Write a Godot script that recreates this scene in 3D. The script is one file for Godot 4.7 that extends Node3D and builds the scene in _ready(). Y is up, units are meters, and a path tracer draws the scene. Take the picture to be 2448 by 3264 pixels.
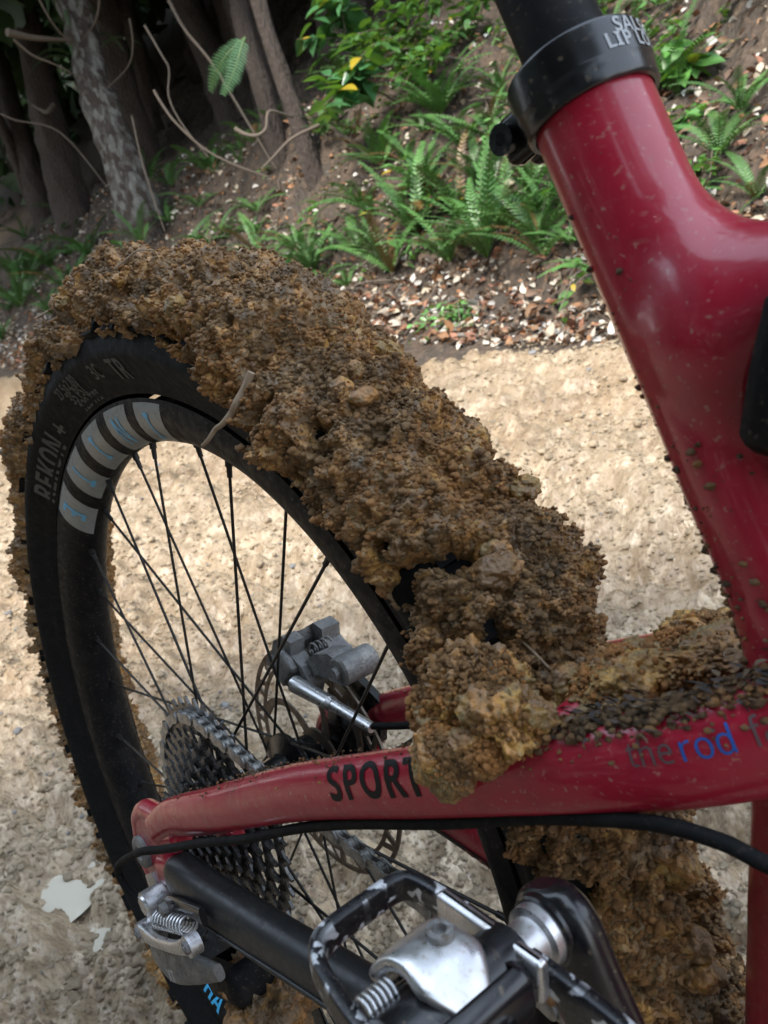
extends Node3D
# A muddy red mountain bike on a clay forest road, seen over its drive side.

const AX := Vector2(-0.5708, -0.8211)   # the road runs along this (x, z)
const NX := Vector2(0.8211, -0.5708)    # across the road, towards the bank
const RED := Color(0.29, 0.0080, 0.026)

const SUN := Vector3(-0.37, 0.84, 0.40)   # towards the sun

var M := {}
var n_big := FastNoiseLite.new()
var n_mid := FastNoiseLite.new()
var n_fine := FastNoiseLite.new()
var n_cell := FastNoiseLite.new()
var n_soft := FastNoiseLite.new()
var rng := RandomNumberGenerator.new()
var bike: Node3D
var used := {}


class G:
	var v := PackedVector3Array()
	var i := PackedInt32Array()
	var c := PackedColorArray()
	var uv := PackedVector2Array()
	func tri(a: Vector3, b: Vector3, d: Vector3) -> void:
		var k := v.size()
		v.append(a); v.append(b); v.append(d)
		i.append(k); i.append(k + 1); i.append(k + 2)
	func quad(a: Vector3, b: Vector3, d: Vector3, e: Vector3) -> void:
		var k := v.size()
		v.append(a); v.append(b); v.append(d); v.append(e)
		i.append_array(PackedInt32Array([k, k + 1, k + 2, k, k + 2, k + 3]))
	# nu columns by nv rows of points already appended from base on
	func weave(base: int, nu: int, nv: int, wrap_u := false) -> void:
		for y in nv - 1:
			for x in (nu if wrap_u else nu - 1):
				var x2 := (x + 1) % nu
				var a := base + y * nu + x
				var b := base + y * nu + x2
				var d := base + (y + 1) * nu + x2
				var e := base + (y + 1) * nu + x
				i.append(a); i.append(b); i.append(d); i.append(a); i.append(d); i.append(e)
	func fan(ring: PackedVector3Array, centre: Vector3) -> void:
		var k := v.size()
		v.append(centre)
		v.append_array(ring)
		var n := ring.size()
		for q in n:
			i.append(k); i.append(k + 1 + q); i.append(k + 1 + (q + 1) % n)
	func box(at: Transform3D, s: Vector3, bev := 0.0) -> void:
		var h := s * 0.5
		if bev <= 0.0:
			var p := []
			for q in 8:
				p.append(at * Vector3(h.x * (1 if q & 1 else -1), h.y * (1 if q & 2 else -1), h.z * (1 if q & 4 else -1)))
			for f in [[0, 1, 3, 2], [5, 4, 6, 7], [4, 0, 2, 6], [1, 5, 7, 3], [2, 3, 7, 6], [4, 5, 1, 0]]:
				quad(p[f[0]], p[f[1]], p[f[2]], p[f[3]])
			return
		# rounded box: a coarse sphere pushed out to the corners
		var base := v.size()
		var nu := 16
		var nv := 9
		for y in nv:
			var la := -PI / 2 + PI * y / (nv - 1.0)
			for x in nu:
				var lo := TAU * (x + 0.5) / nu
				var d := Vector3(cos(la) * cos(lo), sin(la), cos(la) * sin(lo))
				var sg := Vector3(signf(d.x), signf(d.y) if absf(d.y) > 0.01 else 0.0, signf(d.z))
				v.append(at * (sg * (h - Vector3.ONE * bev) + d * bev))
		weave(base, nu, nv, true)
	func cyl(a: Vector3, b: Vector3, ra: float, rb: float, n := 12, caps := true) -> void:
		var d := (b - a).normalized()
		var s := d.cross(Vector3.UP if absf(d.y) < 0.9 else Vector3.RIGHT).normalized()
		var t := d.cross(s)
		var ring_a := PackedVector3Array()
		var ring_b := PackedVector3Array()
		for q in n:
			var w := s * cos(TAU * q / n) + t * sin(TAU * q / n)
			ring_a.append(a + w * ra); ring_b.append(b + w * rb)
		var base := v.size()
		v.append_array(ring_a); v.append_array(ring_b)
		weave(base, n, 2, true)
		if caps:
			var r2 := ring_a.duplicate(); r2.reverse()
			fan(r2, a); fan(ring_b, b)
	func add(o: G, at: Transform3D) -> void:
		var k := v.size()
		for p in o.v: v.append(at * p)
		for q in o.i: i.append(q + k)
		for q in o.c: c.append(q)
		for q in o.uv: uv.append(q)
	func mesh() -> ArrayMesh:
		var n := PackedVector3Array()
		n.resize(v.size())
		for q in range(0, i.size(), 3):
			var a := i[q]; var b := i[q + 1]; var d := i[q + 2]
			var w := (v[d] - v[a]).cross(v[b] - v[a])
			n[a] += w; n[b] += w; n[d] += w
		for q in n.size():
			n[q] = n[q].normalized() if n[q].length_squared() > 1e-24 else Vector3.UP
		var arr := []
		arr.resize(Mesh.ARRAY_MAX)
		arr[Mesh.ARRAY_VERTEX] = v
		arr[Mesh.ARRAY_NORMAL] = n
		arr[Mesh.ARRAY_INDEX] = i
		if c.size() == v.size(): arr[Mesh.ARRAY_COLOR] = c
		if uv.size() == v.size(): arr[Mesh.ARRAY_TEX_UV] = uv
		var m := ArrayMesh.new()
		m.add_surface_from_arrays(Mesh.PRIMITIVE_TRIANGLES, arr)
		return m


func numbered(called: String) -> String:
	var k: int = used.get(called, -1) + 1
	used[called] = k
	return called if k == 0 else "%s_%03d" % [called, k]

func put(called: String, m: Mesh, mat: Material, parent: Node, at := Transform3D.IDENTITY) -> MeshInstance3D:
	var o := MeshInstance3D.new()
	o.name = called if parent != self else numbered(called)
	o.mesh = m
	o.material_override = mat
	o.transform = at
	parent.add_child(o, true)
	return o

func knot(called: String, parent: Node, at := Transform3D.IDENTITY) -> Node3D:
	var o := Node3D.new()
	o.name = called if parent != self else numbered(called)
	o.transform = at
	parent.add_child(o, true)
	return o

func tag(o: Node, label: String, category: String, group := "") -> void:
	o.set_meta("label", label)
	o.set_meta("category", category)
	if group: o.set_meta("group", group)

func many(called: String, m: Mesh, mat: Material, parent: Node, xf: Array, cols: Array = []) -> MultiMeshInstance3D:
	var mm := MultiMesh.new()
	mm.transform_format = MultiMesh.TRANSFORM_3D
	mm.use_colors = cols.size() > 0
	mm.mesh = m
	mm.instance_count = xf.size()
	for k in xf.size():
		mm.set_instance_transform(k, xf[k])
		if cols.size() > 0: mm.set_instance_color(k, cols[k])
	var o := MultiMeshInstance3D.new()
	o.name = called if parent != self else numbered(called)
	o.multimesh = mm
	o.material_override = mat
	o.set_meta("kind", "stuff")
	parent.add_child(o, true)
	return o

# ------------------------------------------------------------ textures and materials

func noise_field(seed_: int, freq: float, oct: int, size: int, kind := FastNoiseLite.TYPE_SIMPLEX_SMOOTH, fractal := FastNoiseLite.FRACTAL_FBM) -> Image:
	var n := FastNoiseLite.new()
	n.seed = seed_; n.noise_type = kind; n.frequency = freq
	n.fractal_type = fractal; n.fractal_octaves = oct
	var im := n.get_seamless_image(size, size, false, false, 0.12, true)
	im.convert(Image.FORMAT_L8)
	return im

func paint(layers: Array) -> ImageTexture:
	# layers: [image, low, high, linear colour at high], the first one [colour]
	var base: Color = layers[0]
	var size: int = layers[1][0].get_width()
	var data := PackedByteArray()
	data.resize(size * size * 3)
	var bufs := []
	for k in range(1, layers.size()): bufs.append(layers[k][0].get_data())
	for p in size * size:
		var col := base
		for k in bufs.size():
			var l: Array = layers[k + 1]
			var x: float = bufs[k][p] / 255.0
			var w := clampf((x - l[1]) / (l[2] - l[1]), 0.0, 1.0)
			if w > 0.0: col = col.lerp(l[3], w * l[3].a)
		var sr := col.linear_to_srgb()
		data[p * 3] = clampi(int(sr.r * 255), 0, 255); data[p * 3 + 1] = clampi(int(sr.g * 255), 0, 255); data[p * 3 + 2] = clampi(int(sr.b * 255), 0, 255)
	var im := Image.create_from_data(size, size, false, Image.FORMAT_RGB8, data)
	im.generate_mipmaps()
	return ImageTexture.create_from_image(im)

func grey(im: Image, lo := 0.0, hi := 1.0) -> ImageTexture:
	var d := im.get_data()
	for p in d.size(): d[p] = clampi(int(lerpf(lo, hi, d[p] / 255.0) * 255), 0, 255)
	return ImageTexture.create_from_image(Image.create_from_data(im.get_width(), im.get_height(), false, Image.FORMAT_L8, d))

func mat(called: String, col: Color, rough: float, metal := 0.0) -> StandardMaterial3D:
	var m := StandardMaterial3D.new()
	m.resource_name = called
	m.albedo_color = col.linear_to_srgb()
	m.roughness = rough
	m.metallic = metal
	m.cull_mode = BaseMaterial3D.CULL_DISABLED
	if called in ["rubber", "dusty_black", "black_print"]: m.metallic_specular = 0.22
	if called == "red_paint": m.metallic_specular = 0.35
	M[called] = m
	return m

func textured(m: StandardMaterial3D, tex: Texture2D, scale_: float, rough_tex: Texture2D = null, bump: Texture2D = null, bump_cm := 0.0, world := false) -> void:
	m.albedo_color = Color.WHITE
	m.albedo_texture = tex
	m.uv1_triplanar = true
	m.uv1_world_triplanar = world
	m.uv1_scale = Vector3.ONE * scale_
	if rough_tex:
		m.roughness_texture = rough_tex
		m.roughness = 1.0
	if bump:
		m.heightmap_enabled = true
		m.heightmap_texture = bump
		m.heightmap_scale = bump_cm

func make_materials() -> void:
	var f1 := noise_field(11, 0.010, 5, 512)
	var f2 := noise_field(12, 0.030, 4, 512)
	var f3 := noise_field(13, 0.080, 3, 512)
	var f4 := noise_field(14, 0.020, 5, 512, FastNoiseLite.TYPE_SIMPLEX, FastNoiseLite.FRACTAL_RIDGED)
	var cel := noise_field(15, 0.05, 2, 512, FastNoiseLite.TYPE_CELLULAR)
	var rough_wet := grey(f2, 0.12, 0.95)
	var relief := grey(f2)
	var relief_fine := grey(f3)
	var db := f2.get_data()
	var dc := f3.get_data()
	for k in db.size(): db[k] = int(db[k] * 0.55 + dc[k] * 0.45)
	var grain := ImageTexture.create_from_image(Image.create_from_data(512, 512, false, Image.FORMAT_L8, db))
	# clay caked on the bike
	var t := paint([Color(0.165, 0.100, 0.050), [f1, 0.46, 0.64, Color(0.43, 0.235, 0.080)], [f2, 0.57, 0.75, Color(0.20, 0.155, 0.11, 0.85)], [f3, 0.62, 0.85, Color(0.09, 0.055, 0.03, 0.8)]])
	var m := mat("clay", Color.WHITE, 1.0)
	textured(m, t, 9.0, grey(f2, 0.16, 0.9), grain, 0.26)
	m.vertex_color_use_as_albedo = true
	# the road
	t = paint([Color(0.30, 0.226, 0.145), [f1, 0.45, 0.8, Color(0.42, 0.335, 0.232)], [f2, 0.54, 0.78, Color(0.21, 0.15, 0.095, 0.85)], [f3, 0.62, 0.82, Color(0.14, 0.098, 0.062, 0.7)]])
	m = mat("road_clay", Color.WHITE, 1.0)
	textured(m, t, 1.7, grey(f2, 0.10, 0.85), grain, 0.4, true)
	m.uv1_triplanar = false
	m.uv1_scale = Vector3.ONE
	m.vertex_color_use_as_albedo = true
	# bank soil
	t = paint([Color(0.045, 0.032, 0.022), [f1, 0.5, 0.8, Color(0.080, 0.054, 0.035)], [f2, 0.55, 0.8, Color(0.12, 0.086, 0.058, 0.8)], [f3, 0.6, 0.8, Color(0.05, 0.03, 0.02, 0.8)]])
	m = mat("soil", Color.WHITE, 1.0)
	textured(m, t, 1.1, grey(f2, 0.6, 1.0), relief, 2.0, true)
	m.uv1_triplanar = false
	m.uv1_scale = Vector3.ONE
	m.vertex_color_use_as_albedo = true
	# red paint with dried splashes
	t = paint([RED, [f1, 0.52, 0.9, Color(0.20, 0.010, 0.022, 0.6)], [f4, 0.88, 0.99, Color(0.42, 0.22, 0.20, 0.5)], [f3, 0.74, 0.86, Color(0.32, 0.22, 0.16, 0.7)], [cel, 0.90, 0.99, Color(0.10, 0.06, 0.04, 0.9)]])
	m = mat("red_paint", Color.WHITE, 0.34)
	textured(m, t, 6.0, grey(f2, 0.22, 0.62))
	m.clearcoat_enabled = true
	m.clearcoat = 0.6
	m.clearcoat_roughness = 0.12
	for im in [f1, f2, f3, f4, cel]: im.resize(256, 256)
	# black parts with dust
	t = paint([Color(0.006, 0.0062, 0.007), [f1, 0.5, 0.9, Color(0.018, 0.017, 0.016, 0.7)], [f3, 0.70, 0.84, Color(0.14, 0.11, 0.08, 0.6)], [cel, 0.9, 0.99, Color(0.3, 0.2, 0.1, 0.6)]])
	m = mat("dusty_black", Color.WHITE, 0.5)
	textured(m, t, 7.0, grey(f2, 0.32, 0.75))
	t = paint([Color(0.007, 0.0075, 0.0085), [f1, 0.5, 0.9, Color(0.016, 0.015, 0.014, 0.7)], [f3, 0.72, 0.86, Color(0.10, 0.08, 0.055, 0.6)]])
	m = mat("rubber", Color.WHITE, 0.75)
	textured(m, t, 8.0, grey(f2, 0.55, 0.9))
	m = mat("guard_rubber", Color.WHITE, 0.5)
	textured(m, paint([Color(0.012, 0.0125, 0.014), [f1, 0.5, 0.9, Color(0.026, 0.025, 0.024, 0.7)], [f3, 0.74, 0.84, Color(0.16, 0.13, 0.10, 0.7)]]), 9.0, grey(f2, 0.36, 0.6))
	m = mat("gloss_black", Color.WHITE, 0.3)
	t = paint([Color(0.006, 0.006, 0.007), [f1, 0.55, 0.9, Color(0.014, 0.013, 0.012, 0.5)], [f3, 0.76, 0.86, Color(0.2, 0.15, 0.1, 0.7)]])
	textured(m, t, 6.0, grey(f2, 0.12, 0.34))
	# metals
	t = paint([Color(0.55, 0.55, 0.56), [f1, 0.5, 0.9, Color(0.38, 0.37, 0.36, 0.7)], [f3, 0.66, 0.85, Color(0.28, 0.2, 0.12, 0.7)]])
	m = mat("silver", Color.WHITE, 0.3, 0.9)
	textured(m, t, 9.0, grey(f2, 0.16, 0.5))
	t = paint([Color(0.16, 0.16, 0.16), [f1, 0.45, 0.8, Color(0.30, 0.29, 0.27, 0.7)], [f3, 0.6, 0.8, Color(0.10, 0.075, 0.05, 0.9)]])
	m = mat("worn_metal", Color.WHITE, 0.5, 0.55)
	textured(m, t, 9.0, grey(f2, 0.4, 0.9), relief_fine, 0.04)
	t = paint([Color(0.09, 0.09, 0.09), [f1, 0.45, 0.85, Color(0.025, 0.022, 0.02, 0.8)], [f3, 0.62, 0.82, Color(0.10, 0.07, 0.045, 0.7)]])
	m = mat("oily_steel", Color.WHITE, 0.35, 0.75)
	textured(m, t, 12.0, grey(f2, 0.12, 0.45))
	t = paint([Color(0.33, 0.33, 0.32), [f1, 0.45, 0.85, Color(0.12, 0.115, 0.11, 0.8)], [f3, 0.62, 0.82, Color(0.16, 0.12, 0.08, 0.7)]])
	m = mat("chain_steel", Color.WHITE, 0.35, 0.8)
	textured(m, t, 12.0, grey(f2, 0.22, 0.6))
	t = paint([Color(0.16, 0.13, 0.105), [f1, 0.45, 0.85, Color(0.09, 0.07, 0.055, 0.8)], [f3, 0.62, 0.82, Color(0.22, 0.15, 0.09, 0.6)]])
	m = mat("rotor_steel", Color.WHITE, 0.4, 0.8)
	textured(m, t, 10.0, grey(f2, 0.3, 0.7))
	# worn black paint over bare aluminium
	t = paint([Color(0.012, 0.012, 0.014), [f1, 0.66, 0.70, Color(0.62, 0.63, 0.65)], [f3, 0.7, 0.8, Color(0.16, 0.13, 0.10, 0.6)]])
	m = mat("chipped_black", Color.WHITE, 0.3, 0.35)
	textured(m, t, 14.0, grey(f2, 0.18, 0.45))
	# stickers
	t = paint([Color(0.22, 0.235, 0.235), [f2, 0.62, 0.8, Color(0.14, 0.14, 0.13, 0.7)], [f3, 0.75, 0.85, Color(0.05, 0.05, 0.05, 0.8)]])
	m = mat("silver_sticker", Color.WHITE, 0.45, 0.1)
	textured(m, t, 9.0)
	mat("blue_print", Color(0.10, 0.34, 0.55), 0.5)
	mat("cyan_print", Color(0.05, 0.42, 0.75), 0.5)
	mat("deep_blue_print", Color(0.01, 0.07, 0.30), 0.45)
	mat("grey_print", Color(0.085, 0.05, 0.055), 0.6)
	mat("pale_print", Color(0.075, 0.072, 0.065), 0.8)
	mat("white_print", Color(0.30, 0.31, 0.32), 0.5)
	mat("black_print", Color(0.010, 0.010, 0.011), 0.45)
	mat("red_print", Color(0.20, 0.012, 0.02), 0.5)
	mat("spoke_black", Color(0.018, 0.017, 0.016), 0.45, 0.4)
	m = mat("milky_water", Color(0.46, 0.42, 0.34), 0.04)
	# wood, bark and leaves
	t = paint([Color(0.045, 0.033, 0.026), [f4, 0.5, 0.9, Color(0.09, 0.068, 0.055, 0.8)], [f1, 0.57, 0.62, Color(0.24, 0.24, 0.215, 0.8)], [f3, 0.62, 0.8, Color(0.02, 0.015, 0.012, 0.8)]])
	m = mat("bark", Color.WHITE, 0.95)
	textured(m, t, 1.3, null, relief, 2.5)
	m.uv1_scale = Vector3(2.4, 0.8, 2.4)
	t = paint([Color(0.045, 0.033, 0.026), [f4, 0.5, 0.9, Color(0.09, 0.068, 0.055, 0.8)], [f3, 0.62, 0.8, Color(0.02, 0.015, 0.012, 0.8)]])
	m = mat("plain_bark", Color.WHITE, 0.95)
	textured(m, t, 1.3, null, relief, 2.5)
	m.uv1_scale = Vector3(2.4, 0.8, 2.4)
	mat("pale_twig", Color(0.24, 0.175, 0.115), 0.85)
	t = paint([Color(0.13, 0.10, 0.078), [f2, 0.5, 0.8, Color(0.07, 0.052, 0.04)], [f3, 0.65, 0.8, Color(0.3, 0.26, 0.2, 0.6)]])
	m = mat("twig_wood", Color.WHITE, 0.9)
	textured(m, t, 6.0)
	for e in [["fern", Color(0.055, 0.13, 0.035), 0.45], ["leaf", Color(0.045, 0.125, 0.035), 0.32], ["needle", Color(0.03, 0.075, 0.026), 0.6], ["canopy", Color(0.035, 0.07, 0.022), 0.6]]:
		m = mat(e[0], e[1], e[2])
		m.vertex_color_use_as_albedo = true
		m.backlight_enabled = true
		m.backlight = Color(0.30, 0.42, 0.10)
	m = mat("litter", Color.WHITE, 0.8)
	m.vertex_color_use_as_albedo = true
	m = mat("crumb", Color.WHITE, 0.85)
	m.vertex_color_use_as_albedo = true
	textured(m, paint([Color(0.86, 0.86, 0.86), [f2, 0.4, 0.8, Color(1, 1, 1)]]), 30.0, grey(f2, 0.3, 1.0), relief_fine, 0.06)
	m = mat("road_crumb", Color.WHITE, 0.85)
	m.vertex_color_use_as_albedo = true
	textured(m, M["crumb"].albedo_texture, 12.0, grey(f2, 0.2, 0.9), relief_fine, 0.15)

# ------------------------------------------------------------ shapes

func catmull(p: Array, sub: int) -> Array:
	var out := []
	for k in p.size() - 1:
		var a = p[maxi(k - 1, 0)]; var b = p[k]; var c = p[k + 1]; var d = p[mini(k + 2, p.size() - 1)]
		for q in sub:
			var t := q / float(sub)
			out.append(b.cubic_interpolate(c, a, d, t))
	out.append(p[-1])
	return out

# points along a tube's middle and its half-width (sideways) and half-height there
class Tube:
	var p: Array
	var r: Array
	var up: Vector3
	var pw: float
	var acc := PackedFloat32Array()
	func _init(p_: Array, r_: Array, up_: Vector3, pw_: float) -> void:
		p = p_; r = r_; up = up_; pw = pw_
		acc.append(0.0)
		for k in range(1, p.size()): acc.append(acc[k - 1] + p[k].distance_to(p[k - 1]))
	func length() -> float: return acc[-1]
	func frame(k: int) -> Basis:
		var t: Vector3 = (p[mini(k + 1, p.size() - 1)] - p[maxi(k - 1, 0)]).normalized()
		var s := t.cross(up).normalized()
		return Basis(s, s.cross(t), t)
	func at(k: int, ang: float, off := 0.0) -> Vector3:
		var f := frame(k)
		var ca := cos(ang); var sa := sin(ang)
		var x := signf(ca) * pow(absf(ca), pw); var y := signf(sa) * pow(absf(sa), pw)
		return p[k] + f.x * x * (r[k].x + off) + f.y * y * (r[k].y + off)
	# surface point at arc length s from the start and section angle
	func surf(s: float, ang: float, off := 0.0) -> Vector3:
		var k := 0
		while k < acc.size() - 2 and acc[k + 1] < s: k += 1
		var t := (s - acc[k]) / maxf(acc[k + 1] - acc[k], 1e-6)
		return at(k, ang, off).lerp(at(k + 1, ang, off), t)

func tube(p: Array, r: Array, up: Vector3, sub := 6, pw := 1.0) -> Tube:
	return Tube.new(catmull(p, sub), catmull(r, sub), up, pw)

func tube_mesh(t: Tube, seg := 20, caps := true, rough := 0.0, rf := 20.0) -> G:
	var g := G.new()
	var n := t.p.size()
	for k in n:
		for q in seg:
			var w := t.at(k, TAU * q / seg)
			if rough > 0.0: w += (w - t.p[k]).normalized() * rough * n_mid.get_noise_3dv(w * rf)
			g.v.append(w)
	g.weave(0, seg, n, true)
	if caps:
		for e in [0, n - 1]:
			var ring := PackedVector3Array()
			for q in seg: ring.append(t.at(e, TAU * q / seg))
			g.fan(ring, t.p[e])
	return g

func wire(p: Array, r0: float, r1 := -1.0, sub := 5, seg := 8) -> ArrayMesh:
	var rr := []
	for k in p.size(): rr.append(Vector2.ONE * lerpf(r0, r0 if r1 < 0.0 else r1, k / maxf(p.size() - 1.0, 1.0)))
	var d: Vector3 = (p[-1] - p[0]).normalized()
	return tube_mesh(tube(p, rr, Vector3.UP if absf(d.y) < 0.85 else Vector3.RIGHT, sub), seg).mesh()

# profile of (radius, z) turned round the z axis; sharp corners of the profile stay sharp
func lathe(prof: Array, seg: int, g: G = null, a0 := 0.0, a1 := TAU) -> G:
	if g == null: g = G.new()
	var full := is_equal_approx(a1 - a0, TAU)
	var n := seg if full else seg + 1
	var run := []
	for q in prof.size():
		run.append(prof[q])
		var last := q == prof.size() - 1
		var sharp := false
		if not last and run.size() > 1:
			var d0: Vector2 = (prof[q] - prof[q - 1]).normalized(); var d1: Vector2 = (prof[q + 1] - prof[q]).normalized()
			sharp = d0.dot(d1) < 0.75
		if last or sharp:
			var base := g.v.size()
			for e in run:
				for k in n:
					var a := a0 + (a1 - a0) * k / seg
					g.v.append(Vector3(e.x * cos(a), e.x * sin(a), e.y))
			g.weave(base, n, run.size(), full)
			run = [prof[q]]
	return g

func slab(poly: PackedVector2Array, z0: float, z1: float, g: G = null, at := Transform3D.IDENTITY) -> G:
	if g == null: g = G.new()
	var ids := Geometry2D.triangulate_polygon(poly)
	for side in 2:
		var k := g.v.size()
		for q in poly: g.v.append(at * Vector3(q.x, q.y, z0 if side == 0 else z1))
		for q in range(0, ids.size(), 3):
			if side == 0:
				g.i.append(k + ids[q]); g.i.append(k + ids[q + 1]); g.i.append(k + ids[q + 2])
			else:
				g.i.append(k + ids[q]); g.i.append(k + ids[q + 2]); g.i.append(k + ids[q + 1])
	var n := poly.size()
	for q in n:
		var a := poly[q]; var b := poly[(q + 1) % n]
		g.quad(at * Vector3(a.x, a.y, z0), at * Vector3(b.x, b.y, z0), at * Vector3(b.x, b.y, z1), at * Vector3(a.x, a.y, z1))
	return g

func toothed(teeth: int, rp: float, r_in: float, th: float, arms: int, r_hub: float, phase := 0.0) -> G:
	var g := G.new()
	var outer := []
	var inner := []
	for k in teeth:
		for e in [[0.0, -0.0042], [0.26, -0.0020], [0.42, 0.0030], [0.56, 0.0032], [0.72, -0.0018]]:
			var a: float = TAU * (k + e[0]) / teeth + phase
			outer.append(Vector2(cos(a), sin(a)) * (rp + e[1]))
			inner.append(Vector2(cos(a), sin(a)) * r_in)
	var n := outer.size()
	for q in n:
		var a: Vector2 = outer[q]; var b: Vector2 = outer[(q + 1) % n]
		var c: Vector2 = inner[q]; var d: Vector2 = inner[(q + 1) % n]
		var z := th * 0.5
		g.quad(Vector3(a.x, a.y, z), Vector3(b.x, b.y, z), Vector3(d.x, d.y, z), Vector3(c.x, c.y, z))
		g.quad(Vector3(b.x, b.y, -z), Vector3(a.x, a.y, -z), Vector3(c.x, c.y, -z), Vector3(d.x, d.y, -z))
		g.quad(Vector3(b.x, b.y, z), Vector3(a.x, a.y, z), Vector3(a.x, a.y, -z), Vector3(b.x, b.y, -z))
		g.quad(Vector3(c.x, c.y, z), Vector3(d.x, d.y, z), Vector3(d.x, d.y, -z), Vector3(c.x, c.y, -z))
	for k in arms:
		var a := TAU * k / arms + phase
		var dirv := Vector2(cos(a + 0.18), sin(a + 0.18)) * (r_in + 0.001)
		var root := Vector2(cos(a - 0.1), sin(a - 0.1)) * r_hub
		var mid := (dirv + root) * 0.5
		var ang := (dirv - root).angle()
		g.box(Transform3D(Basis(Vector3(0, 0, 1), ang), Vector3(mid.x, mid.y, 0)), Vector3(dirv.distance_to(root), 0.0075, th * 0.9))
	return g

func ico(level: int) -> G:
	var g := G.new()
	var t := (1.0 + sqrt(5.0)) / 2.0
	for p in [Vector3(-1, t, 0), Vector3(1, t, 0), Vector3(-1, -t, 0), Vector3(1, -t, 0), Vector3(0, -1, t), Vector3(0, 1, t), Vector3(0, -1, -t), Vector3(0, 1, -t), Vector3(t, 0, -1), Vector3(t, 0, 1), Vector3(-t, 0, -1), Vector3(-t, 0, 1)]:
		g.v.append(p.normalized())
	g.i = PackedInt32Array([0, 5, 11, 0, 1, 5, 0, 7, 1, 0, 10, 7, 0, 11, 10, 1, 9, 5, 5, 4, 11, 11, 2, 10, 10, 6, 7, 7, 8, 1, 3, 4, 9, 3, 2, 4, 3, 6, 2, 3, 8, 6, 3, 9, 8, 4, 5, 9, 2, 11, 4, 6, 10, 2, 8, 7, 6, 9, 1, 8])
	for l in level:
		var mids := {}
		var ni := PackedInt32Array()
		for q in range(0, g.i.size(), 3):
			var e := [g.i[q], g.i[q + 1], g.i[q + 2]]
			var m := []
			for w in 3:
				var a: int = e[w]; var b: int = e[(w + 1) % 3]
				var key := mini(a, b) * 1000000 + maxi(a, b)
				if not mids.has(key):
					mids[key] = g.v.size()
					g.v.append(((g.v[a] + g.v[b]) * 0.5).normalized())
				m.append(mids[key])
			ni.append_array(PackedInt32Array([e[0], m[0], m[2], e[1], m[1], m[0], e[2], m[2], m[1], m[0], m[1], m[2]]))
		g.i = ni
	return g

func clod(seed_: int, level: int, rough := 0.4) -> ArrayMesh:
	var g := ico(level)
	var o := Vector3(seed_ * 7.3, seed_ * 3.1, seed_ * 5.7)
	for k in g.v.size():
		var d := g.v[k]
		g.v[k] = d * (1.0 + rough * n_mid.get_noise_3dv(d * 1.0 + o) * 1.6 + rough * n_fine.get_noise_3dv(d * 2.2 + o))
	return g.mesh()

# lettering bent onto a surface: put_at maps flat (x, y) to a point
func lettering(text: String, size: float, put_at: Callable, thin := false, levels := 2) -> ArrayMesh:
	var tm := TextMesh.new()
	var f := SystemFont.new()
	f.font_names = PackedStringArray(["Droid Sans"])
	f.font_weight = 400 if thin else 700
	tm.font = f
	tm.text = text
	tm.font_size = 64
	tm.pixel_size = size / 46.0
	tm.depth = 0.0
	tm.curve_step = 2.0
	var arr := tm.get_mesh_arrays()
	var v: PackedVector3Array = arr[Mesh.ARRAY_VERTEX]
	var ix: PackedInt32Array = arr[Mesh.ARRAY_INDEX]
	var tri := []
	for q in range(0, ix.size(), 3):
		tri.append([v[ix[q]], v[ix[q + 1]], v[ix[q + 2]]])
	for l in levels:
		var nt := []
		for e in tri:
			var a: Vector3 = (e[0] + e[1]) * 0.5; var b: Vector3 = (e[1] + e[2]) * 0.5; var c: Vector3 = (e[2] + e[0]) * 0.5
			nt.append([e[0], a, c]); nt.append([a, e[1], b]); nt.append([c, b, e[2]]); nt.append([a, b, c])
		tri = nt
	var g := G.new()
	for e in tri:
		g.tri(put_at.call(e[0].x, e[0].y), put_at.call(e[1].x, e[1].y), put_at.call(e[2].x, e[2].y))
	return g.mesh()

func patch(nu: int, nv: int, put_at: Callable) -> ArrayMesh:
	var g := G.new()
	for y in nv:
		for x in nu: g.v.append(put_at.call(x / (nu - 1.0), y / (nv - 1.0)))
	g.weave(0, nu, nv)
	return g.mesh()

func mm(x: float, y: float, z: float) -> Vector3:
	return Vector3(x, y, z) * 0.001

# ------------------------------------------------------------ the bike (x forward, y up, z to its right, from the rear axle)

var stay_r: Tube
var stay_l: Tube
var chainstay_l: Tube
var seat_tube_t: Tube
const RIM := [[0.2965, 0.0205], [0.2900, 0.0208], [0.2840, 0.0200], [0.2780, 0.0178], [0.2725, 0.0142], [0.2680, 0.0098], [0.2652, 0.0050], [0.2642, 0.0]]
const TYRE_R := 0.3235
const TYRE_W := 0.0350

func rim_at(ang: float, u: float, off: float) -> Vector3:
	# u 0 at the flange, 1 at the middle of the inner side, on the drive side
	var x := clampf(u, 0.0, 1.0) * (RIM.size() - 1)
	var k := mini(int(x), RIM.size() - 2)
	var r := lerpf(RIM[k][0], RIM[k + 1][0], x - k); var z := lerpf(RIM[k][1], RIM[k + 1][1], x - k)
	var d := Vector2(RIM[k + 1][0] - RIM[k][0], RIM[k + 1][1] - RIM[k][1]).normalized()
	r += d.y * off; z += -d.x * off
	return Vector3(r * cos(ang), r * sin(ang), z)

func tyre_at(th: float, ph: float, off := 0.0) -> Vector3:
	# ph 0 at the crown, positive towards the drive side
	var w := TYRE_W + off; var h := 0.0345 + off
	var r := TYRE_R + h * cos(ph); var z := w * sin(ph)
	if absf(ph) > 1.5: z = signf(ph) * lerpf(absf(z), 0.020 + off, clampf((absf(ph) - 1.5) / 0.85, 0.0, 1.0))
	return Vector3(r * cos(th), r * sin(th), z)

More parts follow.
